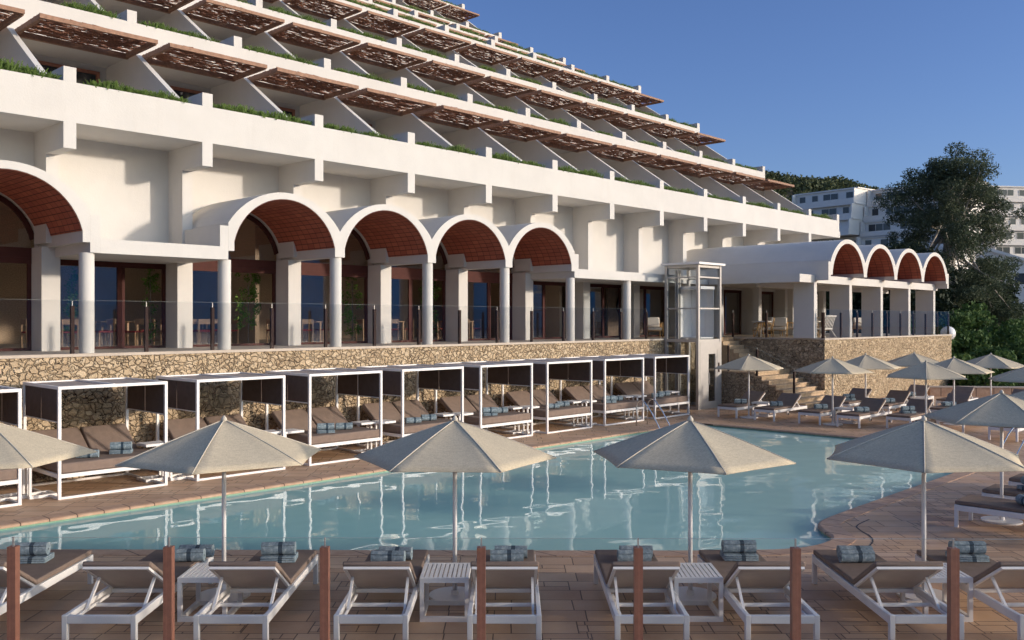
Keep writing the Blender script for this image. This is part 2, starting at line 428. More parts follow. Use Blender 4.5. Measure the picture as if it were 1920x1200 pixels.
# ------------------------------------------------------------------ numbers of the place (metres)
ZT = 2.91                                 # upper terrace
BAY = 3.585; G0 = 8.67
def G(k): return G0 + BAY*k
XE = G(12)                                # east end of the hotel
CAMZ = 3.7

# ------------------------------------------------------------------ setting
g = MB(); g.quad((-1500,-1500,-3.2),(1500,-1500,-3.2),(1500,1500,-3.2),(-1500,1500,-3.2))
tag(g.build('ground','ground'), kind='structure')
g = MB(); g.quad((-1500,-1500,-3.1),(1500,-1500,-3.1),(1500,-40,-3.1),(-1500,-40,-3.1))
tag(g.build('sea','sea'), kind='structure')

mb = MB(); hp = [(-900,-520,18),(-600,-560,34),(-350,-600,44),(-120,-620,38),(100,-600,30),(330,-560,46),(560,-480,60),(800,-380,52),(1000,-250,30)]  # added unseen hills: hide low sky glow from the panes, reflect blue instead
for (x,y,z) in hp: mb.v += [(x,y,-3.2),(x,y-40,z*1.5-3),(x,y-110,z*2.0)]
for i in range(len(hp)-1):
    for j in range(2): b = 3*i+j; mb.f.append((b,b+3,b+4,b+1))
tag(mb.build('glow_block_hills','glow_block_hills',smooth=True), kind='structure')

def chaikin(pts, it=2):
    for _ in range(it):
        q = []
        for i in range(len(pts)):
            a = Vector(pts[i]); b = Vector(pts[(i+1) % len(pts)])
            if (b-a).length > 2.5:
                q += [tuple(a + (b-a).normalized()*0.5), tuple(b - (b-a).normalized()*0.5)]
            else: q += [tuple(a*0.75+b*0.25), tuple(a*0.25+b*0.75)]
        pts = q
    return pts
def rf2(r, f): p = RF(r, f); return (p[0], p[1])
shore = [(4.2,17.95),(3.3,17.75),(3.2,17.2),rf2(-9.8,14.7),rf2(-4,14.64),rf2(2.2,14.6),rf2(3.6,14.62),rf2(4.5,14.7),(14.35,6.72),(15.0,6.75),
         (15.35,7.15),(15.85,7.5),(16.8,7.56),(24.0,7.55),(25.4,7.65),(26.8,8.2),(27.8,9.1),(28.3,10.4),(28.3,17.4),(28.2,17.95)]
shore = chaikin(shore, 2)
def offset(poly, d):
    out = []; n = len(poly)
    for i in range(n):
        a = Vector(poly[i-1]); b = Vector(poly[i]); c = Vector(poly[(i+1) % n])
        t = (c-a).normalized(); nrm = Vector((t.y, -t.x)); out.append(tuple(b + nrm*d))
    return out
area = sum(shore[i-1][0]*shore[i][1]-shore[i][0]*shore[i-1][1] for i in range(len(shore)))
if area < 0: shore.reverse()
outer = [(-16,-14),(64,-14),(64,22.1),(-16,22.1)]
cop_out = offset(shore, 0.36)
def holed(outer, hole, z):
    tris = tessellate_polygon([[Vector((x,y,0)) for x,y in outer],[Vector((x,y,0)) for x,y in hole[::-1]]])
    mb = MB(); pts = list(outer)+list(hole[::-1]); mb.v = [(x,y,z) for x,y in pts]
    for t in tris:
        a,b,c = (Vector(pts[i]) for i in t)
        mb.f.append(tuple(t) if (b-a).cross(c-a) > 0 else (t[0],t[2],t[1]))
    return mb
mb = holed(outer, cop_out, 0.0)
n = len(mb.v)
for (x,y) in outer: mb.v += [(x,y,0),(x,y,-3.3)]
for i in range(4):
    j = (i+1) % 4; mb.f.append((n+2*i, n+2*i+1, n+2*j+1, n+2*j))
tag(mb.build('pool_deck','deck'), kind='structure')
# coping ring with a rounded nose, standing 8 mm proud, narrow drain groove outside it
mb = MB(); m_ = len(shore)
rings = [(cop_out,-0.05),(cop_out,0.008),(offset(shore,0.02),0.008),(offset(shore,-0.025),-0.01),(offset(shore,-0.025),-0.05),(shore,-0.05)]
for poly, z in rings: mb.v += [(x,y,z) for x,y in poly]
for k in range(len(rings)-1):
    for i in range(m_):
        j = (i+1) % m_; mb.f.append((k*m_+i,k*m_+j,(k+1)*m_+j,(k+1)*m_+i)[::-1])
tag(mb.build('pool_coping','coping'), kind='structure')
mb = MB(); ga = offset(shore, 0.62); gb = offset(shore, 0.645)
for i in range(m_):
    if 14.2 < shore[i][0] < 16.6 and shore[i][1] < 8.0:
        j = (i+1) % m_; mb.quad((*ga[i],0.004),(*gb[i],0.004),(*gb[j],0.004),(*ga[j],0.004))
tag(mb.build('drain_channel','black'), kind='structure')
# basin
def zfl(x, y):
    t = max(0.0, min(1.0, (x-14)/12)); return -1.75 + 0.65*t
mb = MB()
for (x,y) in shore: mb.v += [(x,y,-0.02),(x,y,zfl(x,y))]
for i in range(m_):
    j = (i+1) % m_; mb.f.append((2*i,2*j,2*j+1,2*i+1)[::-1])
nb = len(mb.v); mb.v += [(x,y,zfl(x,y)) for x,y in shore]
for t in tessellate_polygon([[Vector((x,y,0)) for x,y in shore]]): mb.f.append(tuple(nb+i for i in t))
tag(mb.build('pool_basin','pool'), kind='structure')
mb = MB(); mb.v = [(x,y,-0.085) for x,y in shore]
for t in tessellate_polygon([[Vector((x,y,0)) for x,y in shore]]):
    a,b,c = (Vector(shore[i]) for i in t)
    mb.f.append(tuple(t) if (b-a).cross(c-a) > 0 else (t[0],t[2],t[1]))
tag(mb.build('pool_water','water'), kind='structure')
# low kerb that carries the front glass balustrade
mb = MB(); mb.box(-14,16,-0.18,0.18,0.0,0.27)
tag(mb.build('kerb','coping', loc=RF(0,9.58), rot=(0,0,ROT)), kind='structure')

# ------------------------------------------------------------------ stone walls and upper terrace
def wall_thing(name, label, boxes, mat='stone', cat='wall', cap=None):
    xs = [b[0] for b in boxes]; ys = [b[2] for b in boxes]
    r = thing(name, label, cat, (min(xs), min(ys), 0))
    off = (-min(xs), -min(ys), 0)
    mb = MB()
    for b in boxes: mb.box(*b)
    mb.build('stonework', mat, r, off)
    if cap:
        mc = MB()
        for b in cap: mc.box(*b)
        mc.build('coping', 'floor', r, off)
    return r
wall_thing('stone_wall', 'long rubble stone retaining wall behind the row of white cabanas', [(-16,37.5,22.1,22.6,0.0,2.84)],
           cap=[(-16,37.5,22.07,22.6,2.84,2.91)])
wall_thing('stone_wall', 'rubble stone terrace base of the pavilion, shaded beside the stairs, sunlit behind the parasols',
           [(37.5,37.9,17.8,22.1,0.0,2.84),(37.5,53.3,17.4,17.8,0.0,2.84),(52.9,53.3,17.8,24.0,-3.1,2.84)],
           cap=[(37.47,37.9,17.8,22.1,2.84,2.91),(37.47,53.33,17.37,17.8,2.84,2.91),(52.9,53.33,17.8,24,2.84,2.91)])
mb = MB(); mb.box(-16,53.2,22.6,36,2.70,2.905); mb.box(37.9,52.9,17.8,22.6,2.70,2.905)
tag(mb.build('terrace_floor','floor'), kind='structure')

# ------------------------------------------------------------------ hotel
HX, HY = 30.0, 25.0
hotel = thing('hotel_building', 'cream terraced hotel with stepped balconies, woven pergolas and tiled barrel vaults over its arcade', 'building', (HX,HY,0))
HO = (-HX,-HY,0)
def hb(mb, name, mat, smooth=False, parent=None): return mb.build(name, mat, parent or hotel, HO if parent is None else (0,0,0), smooth)
def hi(ob, name, x, y, z): return inst(ob, name, hotel, (x-HX, y-HY, z))

def arc(xc, zc, R, x1, n=22):
    """points of a circle centred (xc,zc) from -x1 to +x1"""
    a1 = math.asin(x1/R); return [(xc+R*sin(-a1+2*a1*i/n), zc+R*cos(-a1+2*a1*i/n)) for i in range(n+1)]
RI, ZCI = 1.668, 5.42
RO, ZCO = 2.137, 5.133
VB = 5.55
def vault(parent, base, xc, y0, y1, left_sh=False, right_sh=False, zb=VB):
    inn = arc(xc, ZCI, RI, 1.62); out = arc(xc, ZCO, RO, BAY/2)
    inn = [(xc-1.62, zb)] + inn + [(xc+1.62, zb)]; out = [(xc-BAY/2, zb)] + out + [(xc+BAY/2, zb)]
    mb = MB(); n = len(inn)
    for y in (y0, y1):
        mb.v += [(x,y,z) for x,z in inn] + [(x,y,z) for x,z in out]
    for i in range(n-1):
        mb.f.append((i, i+1, n+i+1, n+i)); mb.f.append((2*n+i, 3*n+i, 3*n+i+1, 2*n+i+1))
        mb.f.append((n+i, n+i+1, 3*n+i+1, 3*n+i)); mb.f.append((i, 2*n+i, 2*n+i+1, i+1))
    for e in (0, n-1): mb.f.append((e, n+e, 3*n+e, 2*n+e))
    if left_sh: mb.box(xc-BAY/2-0.24, xc-BAY/2-0.002, y0+0.002, y1, zb-0.24, 6.21)
    if right_sh: mb.box(xc+BAY/2+0.002, xc+BAY/2+0.24, y0+0.002, y1, zb-0.24, 6.21)
    v = mb.build('barrel_vault', 'plaster', parent, base)
    # tiled soffit
    mt = MB(); ins = arc(xc, ZCI, RI-0.02, 1.60, 24); s = 0
    for i in range(24):
        (xa,za),(xb,zb2) = ins[i], ins[i+1]; ds = sqrt((xa-xb)**2+(za-zb2)**2)
        mt.quad((xa,y0+0.012,za),(xa,y1,za),(xb,y1,zb2),(xb,y0+0.012,zb2)); mt.uv[i] = [(y0,s),(y1,s),(y1,s+ds),(y0,s+ds)]; s += ds
    # thin lip so that the tile layer has an edge
    t = mt.build('tiled_soffit', 'tile', v, (0,0,0), True)
    ml = MB()
    for i in range(24):
        (xa,za),(xb,zb2) = ins[i], ins[i+1]
        o1 = ((xa-xc)*0.021/RI, (za-ZCI)*0.021/RI); o2 = ((xb-xc)*0.021/RI, (zb2-ZCI)*0.021/RI)
        ml.quad((xa,y0+0.012,za),(xb,y0+0.012,zb2),(xb+o2[0],y0+0.012,zb2+o2[1]),(xa+o1[0],y0+0.012,za+o1[1]))
    ml.build('tile_edge', 'tile', v)
    return v
YF = 22.25; YW = 25.1
VBAYS = [-1, 1, 2, 3, 4]
def xcb(k): return G(k) + BAY/2
for k in VBAYS:
    vault(hotel, HO, xcb(k), YF, YW, left_sh=(k in (1,-1)), right_sh=(k in (-1,4)))
# flat canopy slabs
for (a,b) in ((-16, G(-1)-0.24), (G(0)+0.24, G(1)-0.24), (G(5)+0.24, 37.15)):
    mb = MB(); mb.box(a, b, YF, YW, 5.305, 5.65); hb(mb, 'canopy_slab', 'plaster')
# round columns
mb = MB(); mb.tube([(0,0,ZT-0.002),(0,0,5.555)], 0.172, 28); colm = mb.build('column','plaster',hotel,smooth=True)
try: colm.data.set_sharp_from_angle(angle=rad(40))
except Exception: pass
mb = MB(); mb.tube([(0,0,ZT-0.002),(0,0,5.31)], 0.172, 28); cols = mb.build('column','plaster',hotel,smooth=True)
try: cols.data.set_sharp_from_angle(angle=rad(40))
except Exception: pass
first = {0: True, 1: True}
for k in range(-2, 7):
    tall = k in (2,3,4)
    src = colm if tall else cols
    key = 0 if tall else 1
    if first[key]: src.location = (G(k)-HX, 22.47-HY, 0); first[key] = False
    else: hi(src, 'column', G(k), 22.47, 0)
# pavilion-side square columns carrying the same line
mb = MB(); mb.box(-0.15,0.15,-0.15,0.15,ZT-0.002,5.31); sq = mb.build('column','plaster',hotel,(G(8)-HX,22.47-HY,0))
for k in (9,10,11,12): hi(sq, 'column', G(k)-(0.16 if k==12 else 0), 22.47, 0)
# rear pillars
mb = MB(); mb.box(0,0.45,0,0.72,ZT-0.002,5.56); pil = mb.build('pillar','plaster',hotel,(G(-1)-0.32-HX,24.5-HY,0))
for k in range(0,13): hi(pil, 'pillar', G(k)-0.32, 24.5, 0)
# wall above and around the glazing
mb = MB()
for k in range(-3, 13):
    xa, xb = G(k-0)-0.0, G(k+1)
    if k in VBAYS:
        ins = arc(xcb(k), ZCI, RI-0.03, 1.60, 24)
        for y in (YW, YW+0.3):
            for i in range(24):
                (x1,z1),(x2,z2) = ins[i], ins[i+1]
                q = [(x1,y,z1),(x2,y,z2),(x2,y,8.52),(x1,y,8.52)]
                mb.quad(*(q if y == YW else q[::-1]))
        for i in range(24):
            (x1,z1),(x2,z2) = ins[i], ins[i+1]
            mb.quad((x1,YW,z1),(x1,YW+0.3,z1),(x2,YW+0.3,z2),(x2,YW,z2))
        mb.box(xa, ins[0][0], YW, YW+0.3, 5.30, 8.52); mb.box(ins[-1][0], xb, YW, YW+0.3, 5.30, 8.52)
    elif k == 12: pass
    else: mb.box(xa, xb, YW, YW+0.3, 5.30, 8.52)
hb(mb, 'upper_wall', 'plaster')
# deep beams and piers under the big fascia
mb = MB(); mb.box(-0.3,0,0,YW-23.1,7.88,8.5145); beam = mb.build('beam','plaster',hotel,(G(-1)-HX,23.1-HY,0))
for k in range(0,12): hi(beam, 'beam', G(k), 23.1, 0)
mb = MB(); mb.box(-0.3,0,0,YW-24.25,5.64,7.878); pier = mb.build('pier','plaster',hotel,(G(-1)-HX,24.25-HY,0))
for k in range(0,12): hi(pier, 'pier', G(k), 24.25, 0)

YR = [23.1, 27.85, 32.55, 37.25, 44.1, 50.8, 55.1, 60.0]
ZR = [9.50, 12.87, 16.24, 19.55, 22.85, 26.2, 29.5, 32.8]
def kfirst(i): return max(-1, int((YR[i]*0.27-G0)/BAY)-1)
# shared repeated parts
mb = MB(); mb.box(-0.3,0,0,0.249,0.0006,0.36); mb.box(-0.3,0,0.2505,0.9,-0.9,0.36); postm = mb
mb = MB()                                             # pergola frame, local x 0..3.22, y 0..2.1 , z about 0
mb.box(0,3.22,0,0.09,-0.045,0.07); mb.box(0,3.22,1.98,2.1,-0.09,0.07)
mb.box(0,0.10,0.09,1.98,-0.07,0.068); mb.box(3.12,3.22,0.09,1.98,-0.07,0.068)
pergf = mb
twig_meshes = []
for variant in range(3):
    mb = MB()
    for i in range(720):
        l = random.uniform(0.2,0.8); w = random.uniform(0.010,0.026); a = random.gauss(0,0.14)
        x = random.uniform(0.05,3.17); y = random.uniform(0.08,2.0); z = random.uniform(0.065,0.10)
        dx, dy = cos(a)*l/2, sin(a)*l/2
        x0, x1 = max(0.02,x-dx), min(3.2,x+dx); y0, y1 = min(2.03,max(0.05,y-dy)), min(2.03,max(0.05,y+dy))
        mb.bar((x0,y0,z),(x1,y1,z+random.uniform(-0.01,0.01)), w, 0.012)
    twig_meshes.append(mb)
post_o = perg_o = None; twig_o = []; fin_o = {}
for i in range(8):
    y, z = YR[i], ZR[i]; x0 = G(kfirst(i)-1); h = 0.985 if i == 0 else 1.1
    mb = MB(); mb.box(x0, XE, y, y+0.25, z-h, z)
    if i == 0: mb.box(XE, XE+0.16, y+0.02, y+0.25, z-h, z-0.62)
    mb.box(x0, XE, y+0.62, y+0.72, z-0.6, z-0.12)                   # inner planter wall
    hb(mb, 'parapet', 'plaster')
    mb = MB(); mb.box(x0, XE-0.01, y+0.25, y+0.62, z-0.3, z-0.06); hb(mb, 'planter_soil', 'soil')
    ybk = (YR[i+1] if i < 7 else y+4.7) + 1.7
    mb = MB(); mb.box(x0, XE, y+0.25, ybk+1.5, z-h, z-h+0.28); hb(mb, 'floor_slab', 'plaster')
    mb = MB(); mb.box(x0, XE, ybk, ybk+0.3, z-h+0.28, z+2.3); hb(mb, 'rear_wall', 'plaster')
    # posts
    for k in range(kfirst(i), 13):
        if post_o is None: post_o = postm.build('parapet_post','plaster',hotel,(G(k)-HX,y-HY,z))
        else: hi(post_o, 'parapet_post', G(k), y, z)
    if i == 7: continue
    yn, zn = YR[i+1], ZR[i+1]; zt = zn-1.1
    poly = [(y+0.28,z-0.62),(y+0.28,z-0.45),(yn-0.45,zt),(yn+1.7,zt),(yn+1.7,z-0.62)]
    mb = MB(); mb.prism_yz([(a-y,b) for a,b in poly], -0.24, -0.07)
    fo = None
    for k in range(kfirst(i), 13):
        if fo is None: fo = mb.build('side_fin','plaster',hotel,(G(k)-HX,y-HY,0))
        else: hi(fo, 'side_fin', G(k), y, 0)
    # pergolas
    for k in range(kfirst(i), 12):
        px, py, pz = G(k)+0.06, yn-2.1-0.003, zn-1.10
        if perg_o is None: po = perg_o = pergf.build('pergola','pergola_wood',hotel,(px-HX,py-HY,pz))
        else: po = hi(perg_o, 'pergola', px, py, pz)
        v = (k*5+i*3) % 3
        if len(twig_o) < 3:
            v = len(twig_o); t = twig_meshes[v].build('woven_roof','twig',po); twig_o.append(t)
        else:
            t = twig_o[v].copy(); COL.objects.link(t); t.parent = po; t.location = (0,0,0)
    # balcony doors, only where one can look in
    if i < 3:
        for k in range(kfirst(i), 12):
            xa = G(k)+0.75
            mb = MB(); zb = z-h+0.28; yb = ybk-0.05
            for xx in (xa, xa+1.15, xa+2.3): mb.box(xx-0.05, xx+0.05, yb-0.05, yb+0.045, zb, zt-0.3)
            mb.box(xa-0.05, xa+2.35, yb-0.05, yb+0.045, zt-0.3, zt-0.2)
            if i == 0 and k == kfirst(0): door_o = mb.build('balcony_door','brownpost',hotel,(-HX,-HY,0)); dz0 = (xa, yb, zb)
            if i == 0 and k == kfirst(0):
                mg = MB(); mg.box(xa, xa+2.3, yb+0.01, yb+0.03, zb, zt-0.3); pane_o = mg.build('pane','darkglass',door_o)
            else:
                d = door_o.copy(); COL.objects.link(d); d.location = (xa-dz0[0]-HX, yb-dz0[1]-HY, zb-dz0[2])
                pp = pane_o.copy(); COL.objects.link(pp); pp.parent = d
# east gable wall and main body
mb = MB()
for i in range(7):
    mb.box(XE-0.3+0.001*i, XE-0.003, YR[i+1]-0.1, YR[i+1]+8, ZR[i]-0.8, ZR[i+1]-1.1)
mb.box(XE-0.3, XE-0.004, 25.4, 62, ZT, 8.5)
hb(mb, 'gable_wall', 'plaster')

# glazing of the arcade
def glazing(k):
    xa, xb = G(k)+0.13, G(k+1)-0.32; y = 25.22; va = k in VBAYS
    zt = 5.30
    f = MB()
    f.box(xa, xa+0.09, y, y+0.08, ZT, zt-0.15); f.box(xb-0.09, xb, y, y+0.08, ZT, zt-0.15)
    f.box(xa, xb, y-0.01, y+0.09, zt-0.15, zt)
    f.box(xa+0.09, xb-0.09, y, y+0.08, ZT, ZT+0.07)
    xm = xa + (xb-xa)*(0.46 if k % 2 else 0.58)
    f.box(xm-0.06, xm+0.06, y+0.003, y+0.077, ZT+0.07, zt-0.15)
    f.box(xm+0.10, xm+0.18, y+0.083, y+0.14, ZT+0.07, zt-0.15)
    if va:
        ins = arc(xcb(k), ZCI, RI-0.05, 1.57, 24); inn = arc(xcb(k), ZCI, RI-0.17, 1.46, 24)
        for i in range(24):
            a, b, c, d = ins[i], ins[i+1], inn[i+1], inn[i]
            for yy in (y, y+0.08):
                q = [(a[0],yy,a[1]),(b[0],yy,b[1]),(c[0],yy,c[1]),(d[0],yy,d[1])]; f.quad(*(q if yy == y else q[::-1]))
            f.quad((d[0],y,d[1]),(c[0],y,c[1]),(c[0],y+0.08,c[1]),(d[0],y+0.08,d[1]))
        f.box(xcb(k)-1.60, xcb(k)+1.60, y-0.012, y+0.09, zt+0.002, 5.56)
    w = f.build('window', 'maroon', hotel, HO)
    p = MB(); p.box(xa+0.09, xm-0.06, y+0.03, y+0.045, ZT+0.07, zt-0.15)
    if k > 6: p.box(xm+0.18, xb-0.09, y+0.10, y+0.115, ZT+0.07, zt-0.15)
    p.build('pane', 'win', w)
    if va:
        q = MB(); pts = arc(xcb(k), ZCI, RI-0.15, 1.47, 24)
        for i in range(24):
            q.quad((pts[i][0],y+0.04,5.56),(pts[i+1][0],y+0.04,5.56),(pts[i+1][0],y+0.04,pts[i+1][1]),(pts[i][0],y+0.04,pts[i][1]))
        q.build('lunette_pane', 'win', w)
for k in range(-1, 12): glazing(k)
# interior shell
mb = MB(); mb.box(-4,XE-0.3,33.0,33.3,ZT,7.35); mb.box(15.6,15.75,26.6,33,ZT,7.3); mb.box(29.6,29.75,25.6,33,ZT,7.3)
hb(mb, 'inner_wall', 'weavewall')
mb = MB(); mb.box(-4,XE-0.3,YW+0.3,33.3,7.35,7.5); hb(mb, 'inner_ceiling', 'intceil')
for (x,y) in ((7.6,28.4),(8.2,28.4),(8.8,28.4),(7.2,30.2),(7.8,30.2),(15.2,29),(22,29),(13.6,27.6),(17.4,28),(20.8,28),(24.5,28),(11,28),(27.8,28),(12.2,30.5)):  # a few real spots, the rest added to brighten the dark rooms
    mb = MB(); mb.tube([(0,0,0),(0,0,-0.03)],0.06,10); mb.build('ceiling_spot_and_fill','spot',hotel,(x-HX,y-HY,7.34))
# sign POOL BAR on a panel inside, round mirror and ring
sg = thing('wall_sign', 'dark raised letters on the wall behind the slim column near the bar', 'sign', (28.7,27.2,ZT))
mb = MB(); mb.box(-1.1,2.2,0.0,0.12,0,2.6); mb.build('panel','interior',sg)
def text(body, size, loc, parent):
    cu = bpy.data.curves.new('lettering','FONT'); cu.body = body; cu.size = size; cu.extrude = 0.03; cu.offset = 0.012
    t = bpy.data.objects.new('lettering_curve', cu); COL.objects.link(t)
    me = bpy.data.meshes.new_from_object(t); bpy.data.objects.remove(t); me.materials.clear(); me.materials.append(M['lettering'])
    o = bpy.data.objects.new('lettering', me); COL.objects.link(o); o.parent = parent; o.location = loc
    o.rotation_euler = (pi/2,0,0); return o
text('POOL', 0.62, (-0.35,-0.04,1.82), sg); text('BAR', 0.62, (-0.12,-0.04,1.10), sg)
mr = thing('round_mirror', 'round mirror with a thin dark rim beside the lift, bright white', 'mirror', (35.0,26.2,4.4))
mb = MB(); mb.tube([(0,0,0),(0,-0.04,0)],0.60,40); mb.build('rim','darkpost',mr)
mb = MB(); mb.tube([(0,-0.041,0),(0,-0.05,0)],0.56,40); mb.build('mirror_glass','chrome',mr)
mr2 = dup(mr, (31.7,26.6,4.75), 0, 'round dark-rimmed mirror on the inner wall between the two right-hand slim columns')
mb = MB(); mb.box(-1.2,1.2,0.05,0.15,-1.5,0.85); mb.build('backing','interior',mr)

# hotel furniture inside the arcade -----------------------------------------
def make_chair(label):
    r = thing('dining_chair', label, 'chair', group='dining chairs behind the glass of the restaurant')
    mb = MB(); mb.box(-0.22,0.22,-0.22,0.22,0.43,0.48); mb.build('seat','redseat',r,bevel=0.015)
    mb = MB(); mb.box(-0.22,0.22,0.19,0.225,0.66,0.82); mb.build('backrest','wood',r,bevel=0.01)
    for sx in (-1,1):
        mb = MB(); mb.bar((sx*0.20,-0.20,0),(sx*0.20,-0.20,0.43),0.04,0.04); mb.build('leg','wood',r)
        mb = MB(); mb.bar((sx*0.20,0.20,0),(sx*0.20,0.21,0.82),0.04,0.04); mb.build('leg','wood',r)
    return r
def make_table(label):
    r = thing('dining_table', label, 'table', group='dining tables in the restaurant')
    mb = MB(); mb.box(-0.6,0.6,-0.4,0.4,0.71,0.75); mb.build('tabletop','wood',r,bevel=0.008)
    for sx in (-1,1):
        for sy in (-1,1):
            mb = MB(); mb.bar((sx*0.54,sy*0.34,0),(sx*0.54,sy*0.34,0.71),0.06,0.06); mb.build('leg','wood',r)
    return r
tabs = [(6.6,26.35),(9.75,26.5),(13.6,26.4),(15.0,28.6),(17.2,26.4),(20.8,26.4),(24.4,26.5),(11.9,28.6)]
tw = ['by the far left window','behind the left slim column','behind the second arch','deep inside behind the second arch','behind the third arch','behind the fourth arch','behind the fifth arch','at the back behind the open door']
side = ['left of','right of','at the near side of','at the far side of']
ch0 = tb0 = None
for i,(x,y) in enumerate(tabs):
    if tb0 is None: tb0 = make_table('oak dining table '+tw[i]); tb0.location = (x,y,ZT); ttree = tree(tb0)
    else: dup(tb0,(x,y,ZT),0,'oak dining table '+tw[i],src=ttree)
    for j,(dx,dy,a) in enumerate(((-0.95,0,pi/2),(0.95,0,-pi/2),(-0.28,-0.62,pi),(0.3,0.62,0))):
        if i == 6 and j == 3: continue
        lb = 'oak chair with red seat %s the table %s' % (side[j], tw[i])
        lb = lb if len(lb.split()) <= 16 else 'oak chair %s the table %s' % (side[j], tw[i])
        if ch0 is None: ch0 = make_chair(lb); ch0.location = (x+dx,y+dy,ZT); ch0.rotation_euler = (0,0,a); ctree = tree(ch0)
        else: dup(ch0,(x+dx,y+dy,ZT),a,lb,src=ctree)
lone = dup(ch0,(11.35,25.9,ZT),rad(-70),'lone oak chair standing in the open doorway between two white pillars',src=ctree)

def clump(mb, c, r, n, size, asp=2.2, shell=0.55, up=0.0):
    for _ in range(n):
        d = Vector((random.gauss(0,1),random.gauss(0,1),random.gauss(0,1))).normalized()
        q = shell + (1-shell)*random.random()
        mb.leaf((c[0]+d.x*r[0]*q, c[1]+d.y*r[1]*q, c[2]+d.z*r[2]*q), size*random.uniform(0.6,1.3), asp, up)
for i,(x,y,hh,w,lb) in enumerate(((9.7,26.2,2.2,0.16,'slim climbing plant behind the glass beside the left slim column'),
        (11.72,25.75,2.1,0.16,'dark green plant against the right jamb of the open doorway'),
        (15.0,26.0,2.0,0.42,'bright green climbing plant behind the door under the second arch'),
        (18.95,25.9,2.3,0.38,'dark green leafy plant behind the glass of the third arch'),
        (22.5,25.9,2.3,0.35,'dark green leafy plant behind the glass of the fourth arch'),
        (7.2,29.2,1.6,1.2,'green hanging plants high inside the leftmost arch'))):
    r = thing('climbing_plant', lb, 'plant', (x,y,ZT))
    mb = MB()
    z0 = 2.6 if i == 5 else 0.3
    for q in range(int(16*w/0.3)+8):
        clump(mb,(random.uniform(-w,w),random.uniform(-.15,.15),z0+random.uniform(0,hh)),(0.16,0.12,0.2),34,0.09,2.0,0.2)
    mb.build('foliage','houseplant',r)
    mb = MB(); mb.tube([(0,0,0),(0.03,0.02,hh*0.5),(0,0,z0+hh*0.8)],0.02,6); mb.build('stem','bark',r)

# ------------------------------------------------------------------ parapet planting
tuft_o = []
for v in range(4):
    mb = MB()
    L_ = 1.25
    for q in range(15):
        x = random.uniform(-L_/2,L_/2); hh = 0.17*(1-abs(x)/L_*1.1)*random.uniform(0.6,1.4)
        for _ in range(34):
            a = random.uniform(0,2*pi); ln = random.uniform(0.08,0.20)
            bx_, by_ = x+random.gauss(0,0.07), random.gauss(0.12,0.10)
            tip = (bx_+cos(a)*ln*0.7, by_+sin(a)*ln*0.7, hh+random.uniform(0,0.10))
            w = random.uniform(0.008,0.018)
            mb.quad((bx_-w,by_,-0.04),(bx_+w,by_,-0.04),(tip[0]+w*0.5,tip[1],tip[2]),(tip[0]-w*0.5,tip[1],tip[2]))
        for _ in range(7):                                           # strands hanging over the edge
            bx_ = x+random.gauss(0,0.09); ln = random.uniform(0.02,0.17)
            for s in range(3):
                mb.leaf((bx_+random.gauss(0,0.02),-0.05+random.gauss(0,0.015),0.05-ln*s/2),0.09,4)
        for _ in range(14): mb.leaf((x+random.gauss(0,0.08),random.gauss(0.05,0.08),hh*random.random()),0.10,4)
    tuft_o.append(mb)
rowname = ['lowest parapet','second parapet up','third parapet up','fourth parapet up','fifth parapet up','sixth parapet up','seventh parapet up','topmost parapet']
tm = [None]*4
for i in range(8):
    for k in range(kfirst(i), 12):
        if random.random() < 0.04: continue
        spots = [(0.85,1.0),(2.2,1.0)] if i < 4 else [(random.uniform(1.1,2.2),1.5)]
        if i in (1,2) and random.random() < 0.35: spots = spots[1:]
        for j,(dx,sx) in enumerate(spots):
            v = random.randrange(4)
            if tm[v] is None: o = tm[v] = tuft_o[v].build('trailing_plant','rosemary')
            else: o = tm[v].copy(); COL.objects.link(o)
            o.location = (G(k)+dx+random.uniform(-0.2,0.2), YR[i]+0.14, ZR[i])
            o.rotation_euler = (0,0,0); o.scale = (sx*random.uniform(0.95,1.4), 1, random.uniform(0.7,1.15))
            fromright = 11-k
            pl = ('left ' if j == 0 else 'right ') if len(spots) == 2 else ''
            tag(o, '%strailing green tuft on hotel %s, %s bay from its right end' % (pl, rowname[i], ORD[fromright]),
                'plant', 'rosemary tufts trailing over the parapets')

# ------------------------------------------------------------------ pavilion on the right
PX, PY = 37.6, 17.8
pav = thing('pavilion', 'open terrace pavilion with four white barrel vaults on white piers', 'building', (PX,PY,ZT))
PO = (-PX,-PY,-ZT)
for q in range(4):
    vault(pav, PO, 39.47+BAY*q, 17.2, 25.09, left_sh=(q==0), right_sh=(q==3), zb=5.655)
mb = MB(); mb.box(36.0,52.3,17.8,18.15,5.31,5.65); mb.box(36.0,52.3,18.15,25.05,5.42,5.652)
mb.box(36.0,36.3,18.15,22.2,5.31,5.419); mb.build('roof_slab','plaster',pav,PO)
mb = MB(); mb.box(-0.27,0,0,0.95,0,5.309-ZT); pp = mb.build('pier','plaster',pav,(0,0,0))
for q in range(1,5): inst(pp,'pier',pav,(3.585*q,0,0))
mb = MB(); mb.box(37.4,52.1,20.4,20.62,5.2,5.41); mb.build('cross_beam','plaster',pav,PO)

